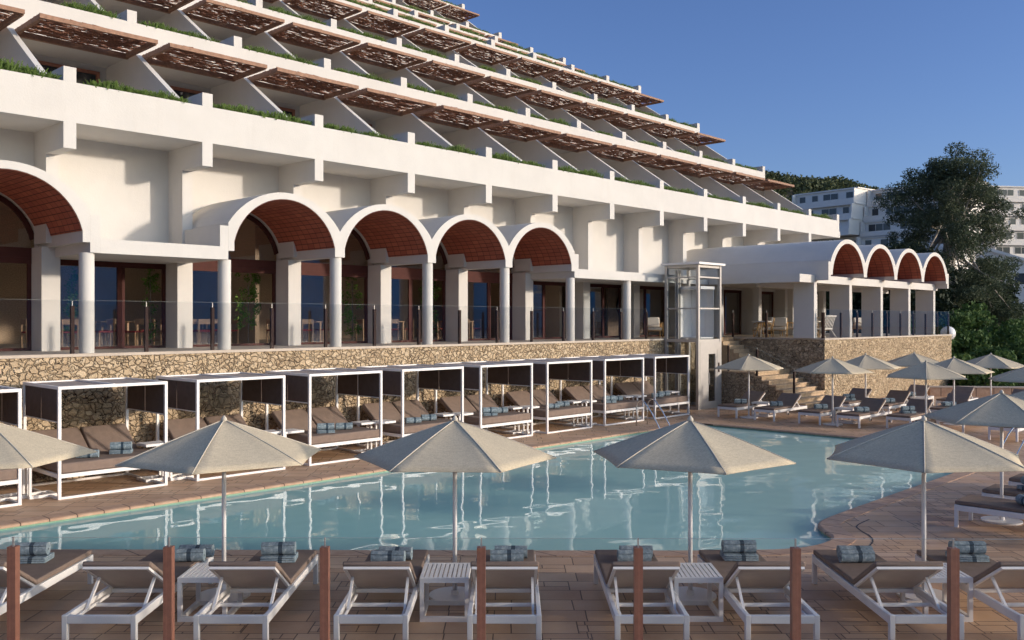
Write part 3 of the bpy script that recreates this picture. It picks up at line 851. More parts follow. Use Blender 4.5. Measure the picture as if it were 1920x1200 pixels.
# pavilion furniture
def make_arm(label):
    r = thing('rattan_armchair', label, 'armchair', group='rattan armchairs on the pavilion terrace')
    mb = MB()
    for sx in (-1,1):
        mb.tube([(sx*0.34,-0.32,0),(sx*0.36,-0.36,0.35),(sx*0.36,-0.30,0.62),(sx*0.36,-0.05,0.68),(sx*0.35,0.25,0.62),(sx*0.33,0.36,0.3),(sx*0.33,0.34,0)],0.022,8)
        for q in range(5): mb.tube([(sx*0.35,-0.25+q*0.12,0.30),(sx*0.36,-0.25+q*0.12,0.65)],0.010,6)
    mb.tube([(-0.34,-0.33,0.30),(0.34,-0.33,0.30)],0.018,8); mb.tube([(-0.34,0.33,0.30),(0.34,0.33,0.30)],0.018,8)
    mb.build('frame','rattan',r,smooth=True)
    mb = MB()
    mb.tube([(-0.33,0.30,0.30),(-0.30,0.44,0.90),(0.30,0.44,0.90),(0.33,0.30,0.30)],0.022,8)
    for q in range(7): mb.tube([(-0.24+q*0.08,0.31,0.32),(-0.24+q*0.08,0.44,0.88)],0.009,6)
    mb.build('backrest','rattan',r,smooth=True)
    mb = MB(); mb.box(-0.32,0.32,-0.34,0.28,0.32,0.45); mb.build('seat_cushion','cushion',r,bevel=0.04)
    mb = MB(); mb.box(-0.30,0.30,-0.06,0.06,0,0.46); mb.build('back_cushion','cushion',r,(0,0.26,0.47),bevel=0.05,rot=(rad(-14),0,0))
    for sx in (-1,1):
        pass
    return r
armspots = [(38.6,20.9,-2.3,'beside the round table near the lift'),(39.3,19.0,2.4,'with its back to the pool, nearest the shaded stone wall'),(40.4,21.0,-1.2,'with a tall white cushion in the middle of the pavilion'),
            (41.7,21.2,0.3,'half hidden behind the first pier'),(42.3,19.4,2.0,'behind the glass right of the first pier'),(45.6,20.4,0.5,'behind the third glass bay'),
            (49.0,20.6,-0.4,'farthest right behind the glass'),(34.3,24.0,-0.8,'in the shade left of the lift')]
a0 = None
for i,(x,y,a,w) in enumerate(armspots):
    lb = 'cushioned rattan armchair '+w
    if a0 is None: a0 = make_arm(lb); a0.location = (x,y,ZT); a0.rotation_euler = (0,0,a); atree = tree(a0)
    else: dup(a0,(x,y,ZT),a,lb,src=atree)
def make_rtable(label, loc):
    r = thing('round_table', label, 'table', loc)
    mb = MB(); mb.tube([(0,0,0.70),(0,0,0.74)],0.45,28); mb.build('tabletop','cushion',r)
    for q in range(4):
        a = pi/4+q*pi/2; mb = MB(); mb.tube([(cos(a)*0.32,sin(a)*0.32,0),(cos(a)*0.10,sin(a)*0.10,0.70)],0.03,8); mb.build('leg','rattan',r,smooth=True)
    return r
make_rtable('round pale table on splayed rattan legs right of the lift', (37.9,20.6,ZT))
make_rtable('round pale table among the armchairs behind the first pavilion pier', (42.9,20.6,ZT))
bn = thing('slatted_bench', 'cream slatted bench seen from behind through the pavilion glass', 'bench', (39.5,18.35,ZT), 0)
mb = MB()
for q in range(8): mb.bar((-0.55+q*0.157,-0.10,0.40),(-0.50+q*0.143,-0.28,0.95),0.06,0.02,(0,1,0))
mb.bar((-0.6,-0.29,0.97),(0.6,-0.29,0.97),0.05,0.06); mb.build('backrest','cushion',bn)
mb = MB(); mb.box(-0.6,0.6,-0.12,0.45,0.36,0.42); mb.build('seat','cushion',bn)
for sx in (-1,1):
    mb = MB(); mb.bar((sx*0.55,-0.30,0),(sx*0.52,-0.05,0.37),0.05,0.05); mb.build('leg','cushion',bn)
    mb = MB(); mb.bar((sx*0.55,0.45,0),(sx*0.52,0.35,0.37),0.05,0.05); mb.build('leg','cushion',bn)
gl = thing('globe_lamp', 'big white globe lamp at the right end of the pavilion terrace', 'lamp', (53.65,17.7,1.9))
mb = MB()
for i in range(14):
    for j in range(24):
        def sp(i,j): t = pi*i/14; a = 2*pi*j/24; return (0.40*sin(t)*cos(a),0.40*sin(t)*sin(a),1.05+0.40*cos(t))
        mb.quad(sp(i,j),sp(i+1,j),sp(i+1,j+1),sp(i,j+1))
mb.build('globe','globe',gl,smooth=True)
mb = MB(); mb.tube([(0,0,0.70),(0,0,0.62)],0.12,16); mb.bar((0,0,0.6),(-0.36,0.1,0.6),0.06,0.06); mb.build('bracket','darkpost',gl)

# ------------------------------------------------------------------ glass balustrades
def balustrade(name, label, pts, postmat, posth, glassh, pw=0.08, skip_first=False):
    """pts: list of (x,y,z) post bases; one post each, a pane between neighbours"""
    x,y,z = pts[0]
    r = thing(name, label, 'balustrade', (x,y,z))
    pr = None
    for i,(a,b,c) in enumerate(pts):
        nx = pts[i+1] if i < len(pts)-1 else pts[i]; pv = pts[i-1] if i == len(pts)-1 else pts[i]
        ang = math.atan2(nx[1]-pv[1], nx[0]-pv[0])
        if pr is None:
            mb = MB(); mb.box(-pw/2,pw/2,-pw/2,pw/2,-0.05,posth); pr = mb.build('post',postmat,r,(0,0,0),rot=(0,0,ang))
            mb = MB(); mb.box(-0.008,0.008,-0.008,0.008,posth,glassh-0.01); cl = mb.build('clip','lift',pr)
        else:
            o = inst(pr,'post',r,(a-x,b-y,c-z),ang); q = cl.copy(); COL.objects.link(q); q.parent = o
    for i in range(len(pts)-1):
        a = Vector(pts[i]); b = Vector(pts[i+1]); d = (b-a); dh = Vector((d.x,d.y,0)); L1 = dh.length; dn = dh.normalized()
        nrm = Vector((dn.y,-dn.x,0))*(pw/2+0.02)
        p0 = a + d*(0.012/L1) + nrm - Vector((x,y,z)); p1 = b - d*(0.012/L1) + nrm - Vector((x,y,z))
        t = Vector((dn.y,-dn.x,0))*0.012; mb = MB()
        q = [p0, p1, p1+t, p0+t]
        mb.v = [tuple(e+Vector((0,0,-0.02))) for e in q]+[tuple(e+Vector((0,0,glassh))) for e in q]
        mb.f = [(0,3,2,1),(4,5,6,7),(0,1,5,4),(1,2,6,5),(2,3,7,6),(3,0,4,7)]
        gp = mb.build('glass_panel','glass',r)
        me_ = MB(); e0, e1 = Vector((0,0,glassh+0.001)), Vector((0,0,glassh+0.003))
        me_.v = [tuple(e+e0) for e in q]+[tuple(e+e1) for e in q]; me_.f = list(mb.f)
        me_.build('glass_edge','glassedge',gp)
    return r
P0 = 8.24; PS = 1.765
balustrade('glass_balustrade','long frameless glass balustrade with dark brown posts along the restaurant terrace edge',
           [(P0+PS*i,22.20,ZT) for i in range(-3,14)], 'darkpost', 1.12, 1.25)
balustrade('glass_balustrade','glass balustrade along the shaded stair side of the pavilion terrace',
           [(37.62,21.9,ZT),(37.62,20.2,ZT),(37.62,18.8,ZT),(37.62,17.55,ZT)], 'darkpost', 1.12, 1.25)
balustrade('glass_balustrade','glass balustrade along the sunlit front of the pavilion terrace',
           [(37.66+1.72*i,17.52,ZT) for i in range(0,10)], 'darkpost', 1.12, 1.25)
balustrade('glass_balustrade','glass balustrade with brown posts climbing the outdoor stairs',
           [(34.5,21.9,1.53),(34.5,20.3,1.53),(34.5,18.95,1.40),(34.5,17.3,0.60)], 'darkpost', 1.08, 1.15, 0.07)
fb = []
for i in range(-3,11):
    R0 = -5.27+1.649*i; f = 9.62-0.0135*i
    fb.append(RF(R0, f, 0.27))
balustrade('glass_balustrade','clear glass balustrade with reddish brown posts in the foreground', fb, 'brownpost', 1.04, 1.15, 0.09)

# ------------------------------------------------------------------ stairs
st = thing('staircase','outdoor stone stairs rising beside the dark stone wall right of the lift','stairs',(34.4,16.45,0))
mb = MB(); ms = MB()
for q in range(9):
    y0 = 0.32*q; y1 = 5.64 if q == 8 else 0.32*(q+1); z1 = 0.17*(q+1)
    mb.box(-0.03,3.09,y0-0.03,y1,z1-0.06,z1); mb.box(0.02,3.09,y0,y1,z1-0.17,z1-0.061); ms.box(0,0.35,y0+0.02,y1,0,z1-0.061)
for q in range(8):
    y0 = 3.45+0.27*q; z1 = 1.53+0.1725*(q+1); mb.box(1.7,3.09,y0,5.64,z1-0.1725+0.001,z1)
mb.build('steps','stairs',st); ms.build('side_wall','stone',st)

# ------------------------------------------------------------------ lift
lf = thing('glass_lift','glazed outdoor lift tower with pale metal frame between the cabanas and the stairs','lift',(32.3,20.4,0))
W_, D_, H_ = 1.8, 1.66, 6.0
for (x,y) in ((0,0),(W_-0.12,0),(0,D_-0.12),(W_-0.12,D_-0.12)):
    mb = MB(); mb.box(x,x+0.12,y,y+0.12,0,H_); mb.build('post','lift',lf)
mb = MB()
for z in (0.0,2.78,4.15,5.45,5.88):
    h = 0.12 if z in (0.0,2.78,5.88) else 0.06
    mb.box(0.12,W_-0.12,0.02,0.10,z,z+h); mb.box(0.12,W_-0.12,D_-0.10,D_-0.02,z,z+h)
    mb.box(0.02,0.10,0.12,D_-0.12,z,z+h); mb.box(W_-0.10,W_-0.02,0.12,D_-0.12,z,z+h)
mb.build('frame','lift',lf)
mb = MB(); mb.box(-0.12,W_+0.12,-0.12,D_+0.12,H_+0.002,H_+0.09); mb.build('roof','white',lf)
mb = MB(); mb.box(0.055,0.065,0.12,D_-0.12,0.12,5.88); mb.box(W_-0.065,W_-0.055,0.12,D_-0.12,0.12,5.88)
mb.box(0.12,W_-0.12,0.055,0.065,2.9,5.88); mb.box(0.12,W_-0.12,D_-0.065,D_-0.055,2.9,5.88); mb.build('glass_panel','liftglass',lf)
mb = MB(); mb.box(0.12,0.62,-0.01,0.05,0.12,2.78); mb.box(1.45,1.68,-0.01,0.05,0.12,2.78); mb.box(0.62,1.45,-0.01,0.05,2.45,2.78); mb.build('front_panel','lift',lf)
mb = MB(); mb.box(0.62,0.78,0.0,0.045,0.12,2.45); mb.box(1.30,1.45,0.0,0.045,0.12,2.45); mb.box(0.78,1.30,0.0,0.045,2.28,2.45); mb.box(0.78,1.30,0.0,0.045,0.12,0.3)
dd = mb.build('door','lift',lf)
mb = MB(); mb.box(0.78,1.30,0.02,0.03,0.3,2.28); mb.build('door_pane','liftglass',dd)
mb = MB(); mb.box(0.80,0.83,-0.05,-0.02,1.0,1.5); mb.build('handle','chrome',dd)
mb = MB(); mb.box(0.55,1.6,0.25,1.35,2.92,2.98); mb.box(0.55,1.6,1.32,1.38,2.98,5.0); mb.box(1.55,1.6,0.25,1.32,2.98,5.0); mb.box(0.5,1.62,0.2,1.4,5.0,5.12); mb.build('lift_car','white',lf)
mb = MB()
for x in (0.28,0.42): mb.box(x,x+0.05,1.15,1.25,0.1,5.8)
mb.box(0.22,0.5,1.26,1.30,0.1,5.8); mb.build('guide_rail','lift',lf)
mb = MB(); mb.box(1.50,1.62,-0.018,-0.011,1.5,1.9); mb.build('call_panel','darkpost',lf)

# ------------------------------------------------------------------ towels
def mk_roll():
    mb = MB(); Ln = 0.44; turns = 3.4; th = 0.020; n = 70
    inner = []; outerp = []
    for i in range(n+1):
        t = i/n; a = t*turns*2*pi; r = 0.010+0.064*t
        wob = 1+0.02*sin(3*a)
        inner.append((r*cos(a), r*sin(a))); outerp.append(((r+th*0.92)*cos(a)*wob, (r+th*0.92)*sin(a)*wob))
    zoff = 0.083
    for x in (-Ln/2, Ln/2):
        mb.v += [(x,p[0],p[1]+zoff) for p in inner]+[(x,p[0],p[1]+zoff) for p in outerp]
    m2 = 2*(n+1)
    for i in range(n):
        mb.f.append((i,i+1,n+2+i,n+1+i)); mb.f.append((m2+i,m2+n+1+i,m2+n+2+i,m2+i+1))
        mb.f.append((n+1+i,n+2+i,m2+n+2+i,m2+n+1+i)); mb.f.append((i,m2+i,m2+i+1,i+1))
    for i in (0,n): mb.f.append((i,n+1+i,m2+n+1+i,m2+i))
    return mb
roll0 = mk_roll().build('rolled_towel','towel',smooth=True)
try: roll0.data.set_sharp_from_angle(angle=rad(50))
except Exception: pass
def mk_fold():
    mb = MB()
    for i in range(3):
        z = 0.026*i; mb.box(-0.23,0.23,-0.15+0.008*i,0.15-0.004*i,z+0.001,z+0.024)
    mb.box(-0.23,0.23,0.13,0.158,0.004,0.074)
    return mb
fold0 = mk_fold().build('folded_towel','towel',bevel=0.010)
used = {'r': False, 'f': False}
def towel(kind, x, y, z, a, label):
    s = roll0 if kind == 'r' else fold0
    if not used[kind]: o = s; used[kind] = True
    else: o = s.copy(); COL.objects.link(o)
    o.location = (x,y,z); o.rotation_euler = (0,0,a)
    tag(o, label, 'towel', 'rolled blue towels' if kind == 'r' else 'folded blue towels')
    return o
def towels(style, x, y, z, a, where):
    """style 'stack': roll on a folded towel; 'pair': two rolls side by side"""
    if style == 'stack':
        towel('f', x, y, z, a, 'folded towel '+where)
        towel('r', x-0.01*cos(a), y, z+0.079, a, 'top rolled towel '+where)
    else:
        dx, dy = -sin(a)*0.11, cos(a)*0.11
        towel('r', x+dx+0.05*cos(a), y+dy+0.05*sin(a), z, a, 'rear rolled towel '+where)
        towel('r', x-dx, y-dy, z, a+0.05, 'front rolled towel '+where)

# ------------------------------------------------------------------ loungers
LW, LL = 0.83, 2.65          # width, length; local y=0 at the head end, +y at the foot
HY0, HZ0, TY0, TZ0 = 1.18, 0.41, 0.44, 0.85
def make_lounger(label, group):
    r = thing('sun_lounger', label, 'sun lounger', group=group)
    w = LW/2
    mb = MB()
    mb.box(-w,-w+0.05,0.06,LL-0.06,0.30,0.40); mb.box(w-0.05,w,0.06,LL-0.06,0.30,0.40)
    mb.box(-w+0.06,w-0.06,0.0,0.055,0.31,0.40); mb.box(-w+0.06,w-0.06,LL-0.055,LL,0.31,0.40)
    mb.box(-w+0.05,w-0.05,HY0-0.02,HY0+0.03,0.31,0.36); mb.box(-w+0.05,w-0.05,0.62,0.66,0.305,0.345)
    mb.box(-w+0.05,w-0.05,1.85,1.89,0.31,0.36)
    mb.box(-w+0.075,-w+0.10,0.20,1.0,0.315,0.35); mb.box(w-0.10,w-0.075,0.20,1.0,0.315,0.35)
    mb.build('frame','white',r,bevel=0.006)
    for sx in (-1,1):
        for y in (0.0, LL-0.06):
            mb = MB(); x0 = sx*w-(0.06 if sx > 0 else 0); mb.box(x0,x0+0.06,y,y+0.06,0.0,0.405); lg = mb.build('leg','white',r,bevel=0.005)
            if y == 0.0:
                mw = MB(); mw.tube([(sx*(w-0.075),0.03,0.035),(sx*(w-0.10),0.03,0.035)],0.035,14); mw.build('wheel','black',lg)
    # tilted backrest
    d = Vector((0,TY0-HY0,TZ0-HZ0)); ln = d.length; ang = math.atan2(TZ0-HZ0, -(TY0-HY0))
    def tilt(mb): 
        # local (x, s along back from hinge, t normal up) -> world
        out = []
        for (x,s,t) in mb.v:
            out.append((x, HY0 - s*cos(ang) + t*sin(ang), HZ0-0.03 + s*sin(ang) + t*cos(ang)))
        mb.v = out; return mb
    mb = MB(); mb.box(-w+0.03,w-0.03,ln-0.035,ln,-0.02,0.01); mb.box(-w+0.03,-w+0.065,0,ln-0.035,-0.02,0.01); mb.box(w-0.065,w-0.03,0,ln-0.035,-0.02,0.01)
    tilt(mb).build('backrest_frame','white',r)
    mb = MB(); mb.box(-w+0.06,w-0.06,0,ln-0.03,-0.01,0.004); tilt(mb).build('sling','lattepanel',r)
    mb = MB(); mb.box(-w+0.015,w-0.015,0.03,ln+0.01,0.013,0.075); tilt(mb).build('backrest_pad','taupe',r,bevel=0.018)
    for sx in (-1,1):
        mb = MB(); x = sx*(w-0.085)
        mb.bar((x,0.42,0.34),(x,HY0-0.50*cos(ang),HZ0-0.05+0.50*sin(ang)),0.03,0.03); mb.build('support_strut','white',r)
    mb = MB(); mb.box(-w+0.05,w-0.05,HY0,LL-0.05,0.385,0.40); mb.build('sling','lattepanel',r)
    mb = MB(); mb.box(-w+0.015,w-0.015,HY0+0.0,LL+0.0,0.407,0.475); mb.build('mattress','taupe',r,bevel=0.018)
    return r
l0 = None; ltree = None
def lounger(loc, rot, label, group):
    global l0, ltree
    if l0 is None:
        l0 = make_lounger(label, group); l0.location = loc; l0.rotation_euler = (0,0,rot); ltree = tree(l0); return l0
    return dup(l0, loc, rot, label, group, src=ltree)
def on_lounger(loc, rot, u, v):
    return (loc[0]+u*cos(rot)-v*sin(rot), loc[1]+u*sin(rot)+v*cos(rot), 0.478)
# front row
FR = [(-6.30,'stack'),(-4.61,'pair'),(-3.14,'stack'),(-1.576,'pair'),(-0.086,'pair'),(1.564,'pair'),(3.02,'stack'),(4.63,'pair'),(6.08,'stack')]
for i,(r_,sty) in enumerate(FR):
    loc = RF(r_, 10.15)
    lb = 'white sun lounger with taupe pad, %s from the left in the front row' % ORD[i] if i < 8 else 'rightmost white sun lounger of the front row, cut by the frame'
    lounger(loc, ROT, lb, 'sun loungers in the front row')
    u, v = [(-0.12,2.02),(0.28,2.1),(0.02,2.05),(-0.05,2.0),(0.02,2.05),(0.06,2.05),(0.05,2.15),(-0.05,2.05),(0.05,2.1)][i]
    x,y,z = on_lounger(loc, ROT, u, v)
    towels(sty, x, y, z, ROT+random.uniform(-0.12,0.12), 'on the %s front lounger from the left' % ORD[i])
# side tables
def make_stable(label, group):
    r = thing('side_table', label, 'side table', group=group)
    mb = MB(); mb.box(-0.30,0.30,-0.35,-0.31,0.48,0.54); mb.box(-0.30,0.30,0.31,0.35,0.48,0.54)
    mb.box(-0.30,-0.26,-0.31,0.31,0.48,0.54); mb.box(0.26,0.30,-0.31,0.31,0.48,0.54)
    for q in range(9): x = -0.225+q*0.0563; mb.box(x-0.020,x+0.020,-0.309,0.309,0.515,0.537)
    mb.build('slatted_top','white',r)
    for sx in (-1,1):
        for sy in (-1,1):
            mb = MB(); x0 = -0.30 if sx < 0 else 0.25; y0 = -0.35 if sy < 0 else 0.30
            mb.box(x0,x0+0.05,y0,y0+0.05,0.06,0.479); mb.build('leg','white',r)
    mb = MB(); mb.box(-0.30,0.30,-0.35,-0.30,0.0,0.059); mb.box(-0.30,0.30,0.30,0.35,0.0,0.059); mb.box(-0.30,-0.25,-0.30,0.30,0.0,0.059); mb.box(0.25,0.30,-0.30,0.30,0,0.059)
    mb.build('base_frame','white',r)
    return r
t0 = None
def stable(loc, rot, label, group='slatted side tables'):
    global t0, tt
    if t0 is None: t0 = make_stable(label, group); t0.location = loc; t0.rotation_euler = (0,0,rot); tt = tree(t0); return
    dup(t0, loc, rot, label, group, src=tt)
for i,(r_) in enumerate((-3.80,-0.83,2.29,5.35)):
    stable(RF(r_,11.5), ROT, 'white slatted side table between the %s and %s front loungers' % (ORD[2*i+1], ORD[2*i+2]))

# ------------------------------------------------------------------ parasols
UR, UZ0, UZ1 = 1.36, 1.86, 2.36
def make_umb(label, group):
    r = thing('parasol', label, 'parasol', group=group)
    mb = MB(); mb.tube([(0,0,0.02),(0,0,UZ1-0.03)],0.029,18); mb.build('pole','white',r,smooth=True)
    mb = MB(); mb.tube([(0,0,0.0),(0,0,0.03)],0.345,40); mb.tube([(0,0,0.03),(0,0,0.09)],0.05,16); mb.build('base_plate','white',r)
    # canopy: six panels, each slightly hollow, hem sagging inwards between the ribs
    mb = MB(); n = 8; th = 0.0
    for s in range(6):
        a0_ = s*pi/3; a1_ = a0_+pi/3
        grid = []
        for i in range(n+1):
            t = i/n; row = []
            for j in range(n+1):
                u = j/n
                p = Vector((cos(a0_)*(1-u)+cos(a1_)*u, sin(a0_)*(1-u)+sin(a1_)*u))*UR*t
                hollow = 4*u*(1-u)
                p *= (1-0.028*hollow*t)
                z = UZ1-(UZ1-UZ0)*t - 0.030*hollow*t*(1-t)*2 + 0.014*sin(pi*t) - 0.004*hollow*t
                row.append((p.x,p.y,z))
            grid.append(row)
        b = len(mb.v)
        for row in grid: mb.v += row
        for i in range(n):
            for j in range(n):
                mb.f.append((b+i*(n+1)+j,b+(i+1)*(n+1)+j,b+(i+1)*(n+1)+j+1,b+i*(n+1)+j+1))
    c = mb.build('canopy','canvas',r,smooth=True)
    mod = c.modifiers.new('weld','WELD'); mod.merge_threshold = 0.0005
    try: c.data.set_sharp_from_angle(angle=rad(12))
    except Exception: pass
    md = c.modifiers.new('solid','SOLIDIFY'); md.thickness = 0.006; md.offset = -1
    mb = MB()
    for s in range(6):
        a = s*pi/3; pts = []
        for i in range(7):
            t = i/6; pts.append((cos(a)*UR*t, sin(a)*UR*t, UZ1-(UZ1-UZ0)*t+0.014*sin(pi*t)+0.002))
        mb.tube(pts,0.007,6)
    mb.build('seam','hem',c,smooth=True)
    mb = MB()
    for s in range(6):
        a = s*pi/3; mb.bar((cos(a)*0.03,sin(a)*0.03,UZ1-0.06),(cos(a)*(UR-0.03),sin(a)*(UR-0.03),UZ0-0.005),0.018,0.022)
        mb.bar((cos(a)*0.04,sin(a)*0.04,1.93),(cos(a)*UR*0.48,sin(a)*UR*0.48,UZ1-0.27),0.014,0.018)
    mb.tube([(0,0,1.90),(0,0,1.98)],0.05,14); mb.build('ribs','white',r)
    mb = MB(); mb.tube([(0,0,UZ1-0.02),(0,0,UZ1+0.025),(0,0,UZ1+0.06)],[0.045,0.035,0.008],12); mb.build('finial','hem',r,smooth=True)
    return r
u0 = None
def umb(loc, rot, label, group='beige parasols'):
    global u0, ut
    if u0 is None: u0 = make_umb(label, group); u0.location = loc; u0.rotation_euler = (0,0,rot); ut = tree(u0); return
    dup(u0, loc, rot, label, group, src=ut)
for i,(r_,deg) in enumerate(((-7.05,22),(-3.86,32),(-0.765,-2),(2.39,37),(5.52,6),(8.65,10))):
    lb = ['beige parasol cut by the left edge over the front loungers','beige parasol over the front row, first whole one from the left','beige parasol over the front row left of the pool middle',
          'beige parasol over the front row in front of the lift','large beige parasol over the front row at the right','beige parasol outside the right edge over the front row'][i]
    umb(RF(r_,12.2), ROT+rad(deg), lb)

# loungers on the far right deck (feet towards the pool)
rows = [(30.5,18.0,'stack0','nearest the lift'),(30.5,16.5,'pair','second from the lift, before the stairs'),(30.6,14.8,'pair','at the foot of the stairs'),
        (30.6,13.3,'pair','in front of the sunlit stone wall'),(31.3,11.95,'stack','just left of the large right parasol'),(31.7,10.45,'pair','partly under the large front parasol'),(30.5,8.5,'pair','beside the chrome pool rail')]
for i,(x,y,sty,w) in enumerate(rows):
    loc = (x+LL, y, 0)
    lounger(loc, pi/2+rad(random.uniform(-1.5,1.5)), 'white lounger with dark pad across the pool, '+w, 'sun loungers across the pool')
    xx,yy,zz = on_lounger(loc, pi/2, 0.0, 1.72)
    if i == 5: continue
    w2 = 'on the lounger '+w
    towels('pair' if sty != 'stack' else 'stack', xx, yy, zz, ROT+random.uniform(-0.12,0.12), w2)
rows2 = [(34.9,15.6,'under the left umbrella of the second row'),(34.9,14.05,'right of the pole in the second row'),(34.9,11.8,'left of its pole in the second row'),(34.9,10.3,'rightmost of the second row'),
         (38.6,14.6,'back row, before the stone wall corner'),(38.9,12.9,'back row, by the low planter wall'),(38.9,10.6,'back row, far right')]
for i,(x,y,w) in enumerate(rows2):
    loc = (x+LL, y, 0)
    lounger(loc, pi/2, 'white lounger with dark pad, '+w, 'sun loungers across the pool')
    xx,yy,zz = on_lounger(loc, pi/2, 0.0, 1.75)
    towels('stack' if i in (0,3) else 'pair', xx, yy, zz, ROT+0.05, 'on the lounger '+w)
ux = [(31.1,17.43,0.3,'beige parasol by the lift at the foot of the stairs'),(31.1,14.14,0.9,'beige parasol in front of the stone wall corner'),
      (34.8,14.5,0.2,'small beige parasol directly before the sunlit stone wall'),(37.9,13.8,0.6,'farthest beige parasol overlapping the sunlit stone wall'),
      (30.4,10.7,0.35,'beige parasol just above the large front parasol'),(34.1,11.05,0.1,'beige parasol before the right end of the stone wall'),
      (38.8,11.2,0.8,'beige parasol against the green hedge'),(30.9,7.7,0.4,'beige parasol cut by the right edge below the hedge'),
      (18.3,5.1,0.75,'large beige parasol overlapping the chrome pool rail'),(21.4,5.1,0.2,'beige parasol behind the large one at the right edge')]
for x,y,a,lb in ux: umb((x,y,0), a, lb)
stable((32.0,17.30,0),0,'white slatted side table between the two loungers nearest the lift')
stable((32.0,14.02,0),0,'white slatted side table under the parasol before the stone wall corner')
stable((38.6,13.75,0),0,'white slatted side table in the back row of far loungers')
stable((35.9,12.9,0),0,'white slatted side table in the second row of far loungers')
# near right loungers, feet towards the pool
for i,(x,w) in enumerate(((17.62,'nearest at the right edge with two rolled towels'),(19.15,'second at the right edge'),(20.85,'third at the right edge'),(22.4,'fourth at the right edge, mostly hidden'))):
    loc = (x, 5.57-LL, 0)
    lounger(loc, 0, 'white lounger with dark pad, '+w, 'sun loungers at the right edge')
    xx,yy,zz = on_lounger(loc, 0, 0.02 if i else 0.0, 1.55 if i == 0 else 1.9)
    if i == 0:
        towel('r', xx-0.10, yy, zz, pi/2-0.75, 'rolled blue grey towel, left of two on the nearest right lounger')
        towel('r', xx+0.10, yy-0.05, zz, pi/2-0.75, 'rolled blue grey towel, right of two on the nearest right lounger')
    else: towels('stack', xx, yy, zz, pi/2-0.75, 'on the %s lounger at the right edge' % ORD[i])

# ------------------------------------------------------------------ cabanas
CW, CD, CH = 2.33, 2.10, 2.33
def make_cabana(label, group):
    r = thing('cabana', label, 'cabana', group=group)
    p = 0.065
    for (x,y) in ((0,0),(CW-p,0),(0,CD-p),(CW-p,CD-p)):
        mb = MB(); mb.box(x,x+p,y,y+p,0,CH-p); mb.build('post','white',r,bevel=0.004)
    mb = MB()
    mb.box(0,CW,0,p,CH-p,CH); mb.box(0,CW,CD-p,CD,CH-p,CH); mb.box(0,p,p,CD-p,CH-p,CH); mb.box(CW-p,CW,p,CD-p,CH-p,CH); mb.box(CW/2-0.03,CW/2+0.03,p,CD-p,CH-0.05,CH+0.006)
    mb.box(p,CW-p,0.003,0.05,0,0.05); mb.box(p,CW-p,CD-0.05,CD-0.003,0,0.05); mb.box(0.003,0.055,p,CD-p,0,0.05); mb.box(CW-0.055,CW-0.003,p,CD-p,0,0.05)
    mb.build('frame','white',r,bevel=0.004)
    mb = MB(); mb.box(p,CW/2-0.03,p,CD-p,CH-0.04,CH-0.028); mb.box(CW/2+0.03,CW-p,p,CD-p,CH-0.04,CH-0.028); mb.build('roof_fabric','roofcloth',r)
    for x in (0.03,CW-0.045):
        mb = MB(); mb.box(x,x+0.012,p+0.02,CD/2-0.012,1.60,CH-p); mb.box(x,x+0.012,CD/2+0.012,CD-p-0.02,1.60,CH-p); sc_ = mb.build('side_screen','screen',r)
        mb = MB(); mb.box(x-0.008,x+0.02,p,CD-p,1.575,1.60); mb.build('hem_bar','white',sc_)
    mb = MB(); mb.box(p,CW-p,0.003,0.05,0.44,0.52); mb.box(p,CW-p,CD-0.05,CD-0.003,0.44,0.52); mb.box(0.004,0.055,p,CD-p,0.44,0.52); mb.box(CW-0.055,CW-0.004,p,CD-p,0.44,0.52)
    mb.box(CW/2-0.03,CW/2+0.03,0.05,CD-0.05,0.45,0.51); mb.build('bed_frame','white',r)
    mb = MB(); mb.box(0.075,CW-0.075,0.02,1.32,0.525,0.74); mb.build('mattress','taupe',r,bevel=0.03)
    for x0 in (0.12, CW/2+0.02):
        mb = MB(); mb.box(0,CW/2-0.14,0,0.98,0,0.14); mb.build('backrest','taupe',r,(x0,1.25,0.57),bevel=0.03,rot=(rad(36),0,0))
        mb = MB(); mb.bar((0.15,0.62,-0.02),(0.15,0.72,0.30),0.03,0.03); mb.bar((CW/2-0.35,0.62,-0.02),(CW/2-0.35,0.72,0.30),0.03,0.03); mb.build('backrest_strut','white',r,(x0,1.2,0.50))
    return r
def make_ctable(label, group):
    r = thing('side_table', label, 'side table', group=group)
    mb = MB(); mb.box(-0.28,0.28,-0.25,0.25,0.80,0.86); mb.build('tabletop','white',r,bevel=0.006)
    for y in (-0.20,0.20):
        mb = MB(); mb.box(-0.28,-0.23,y-0.025,y+0.025,0.06,0.80); mb.build('leg','white',r)
    mb = MB(); mb.box(-0.28,0.28,-0.25,-0.19,0,0.06); mb.box(-0.28,0.28,0.19,0.25,0,0.06); mb.box(-0.28,-0.22,-0.19,0.19,0,0.06); mb.box(0.22,0.28,-0.19,0.19,0,0.06); mb.build('base_frame','white',r)
    return r
cab0 = make_cabana('white framed cabana cut by the left edge of the photo','cabanas along the stone wall'); cabt = tree(cab0)
ct0 = make_ctable('white side table at the left edge cabana','small tables beside the cabanas'); ctt = tree(ct0)
cabn = ['leftmost cut-off','second','third','fourth','fifth','sixth','seventh','eighth','ninth and last']
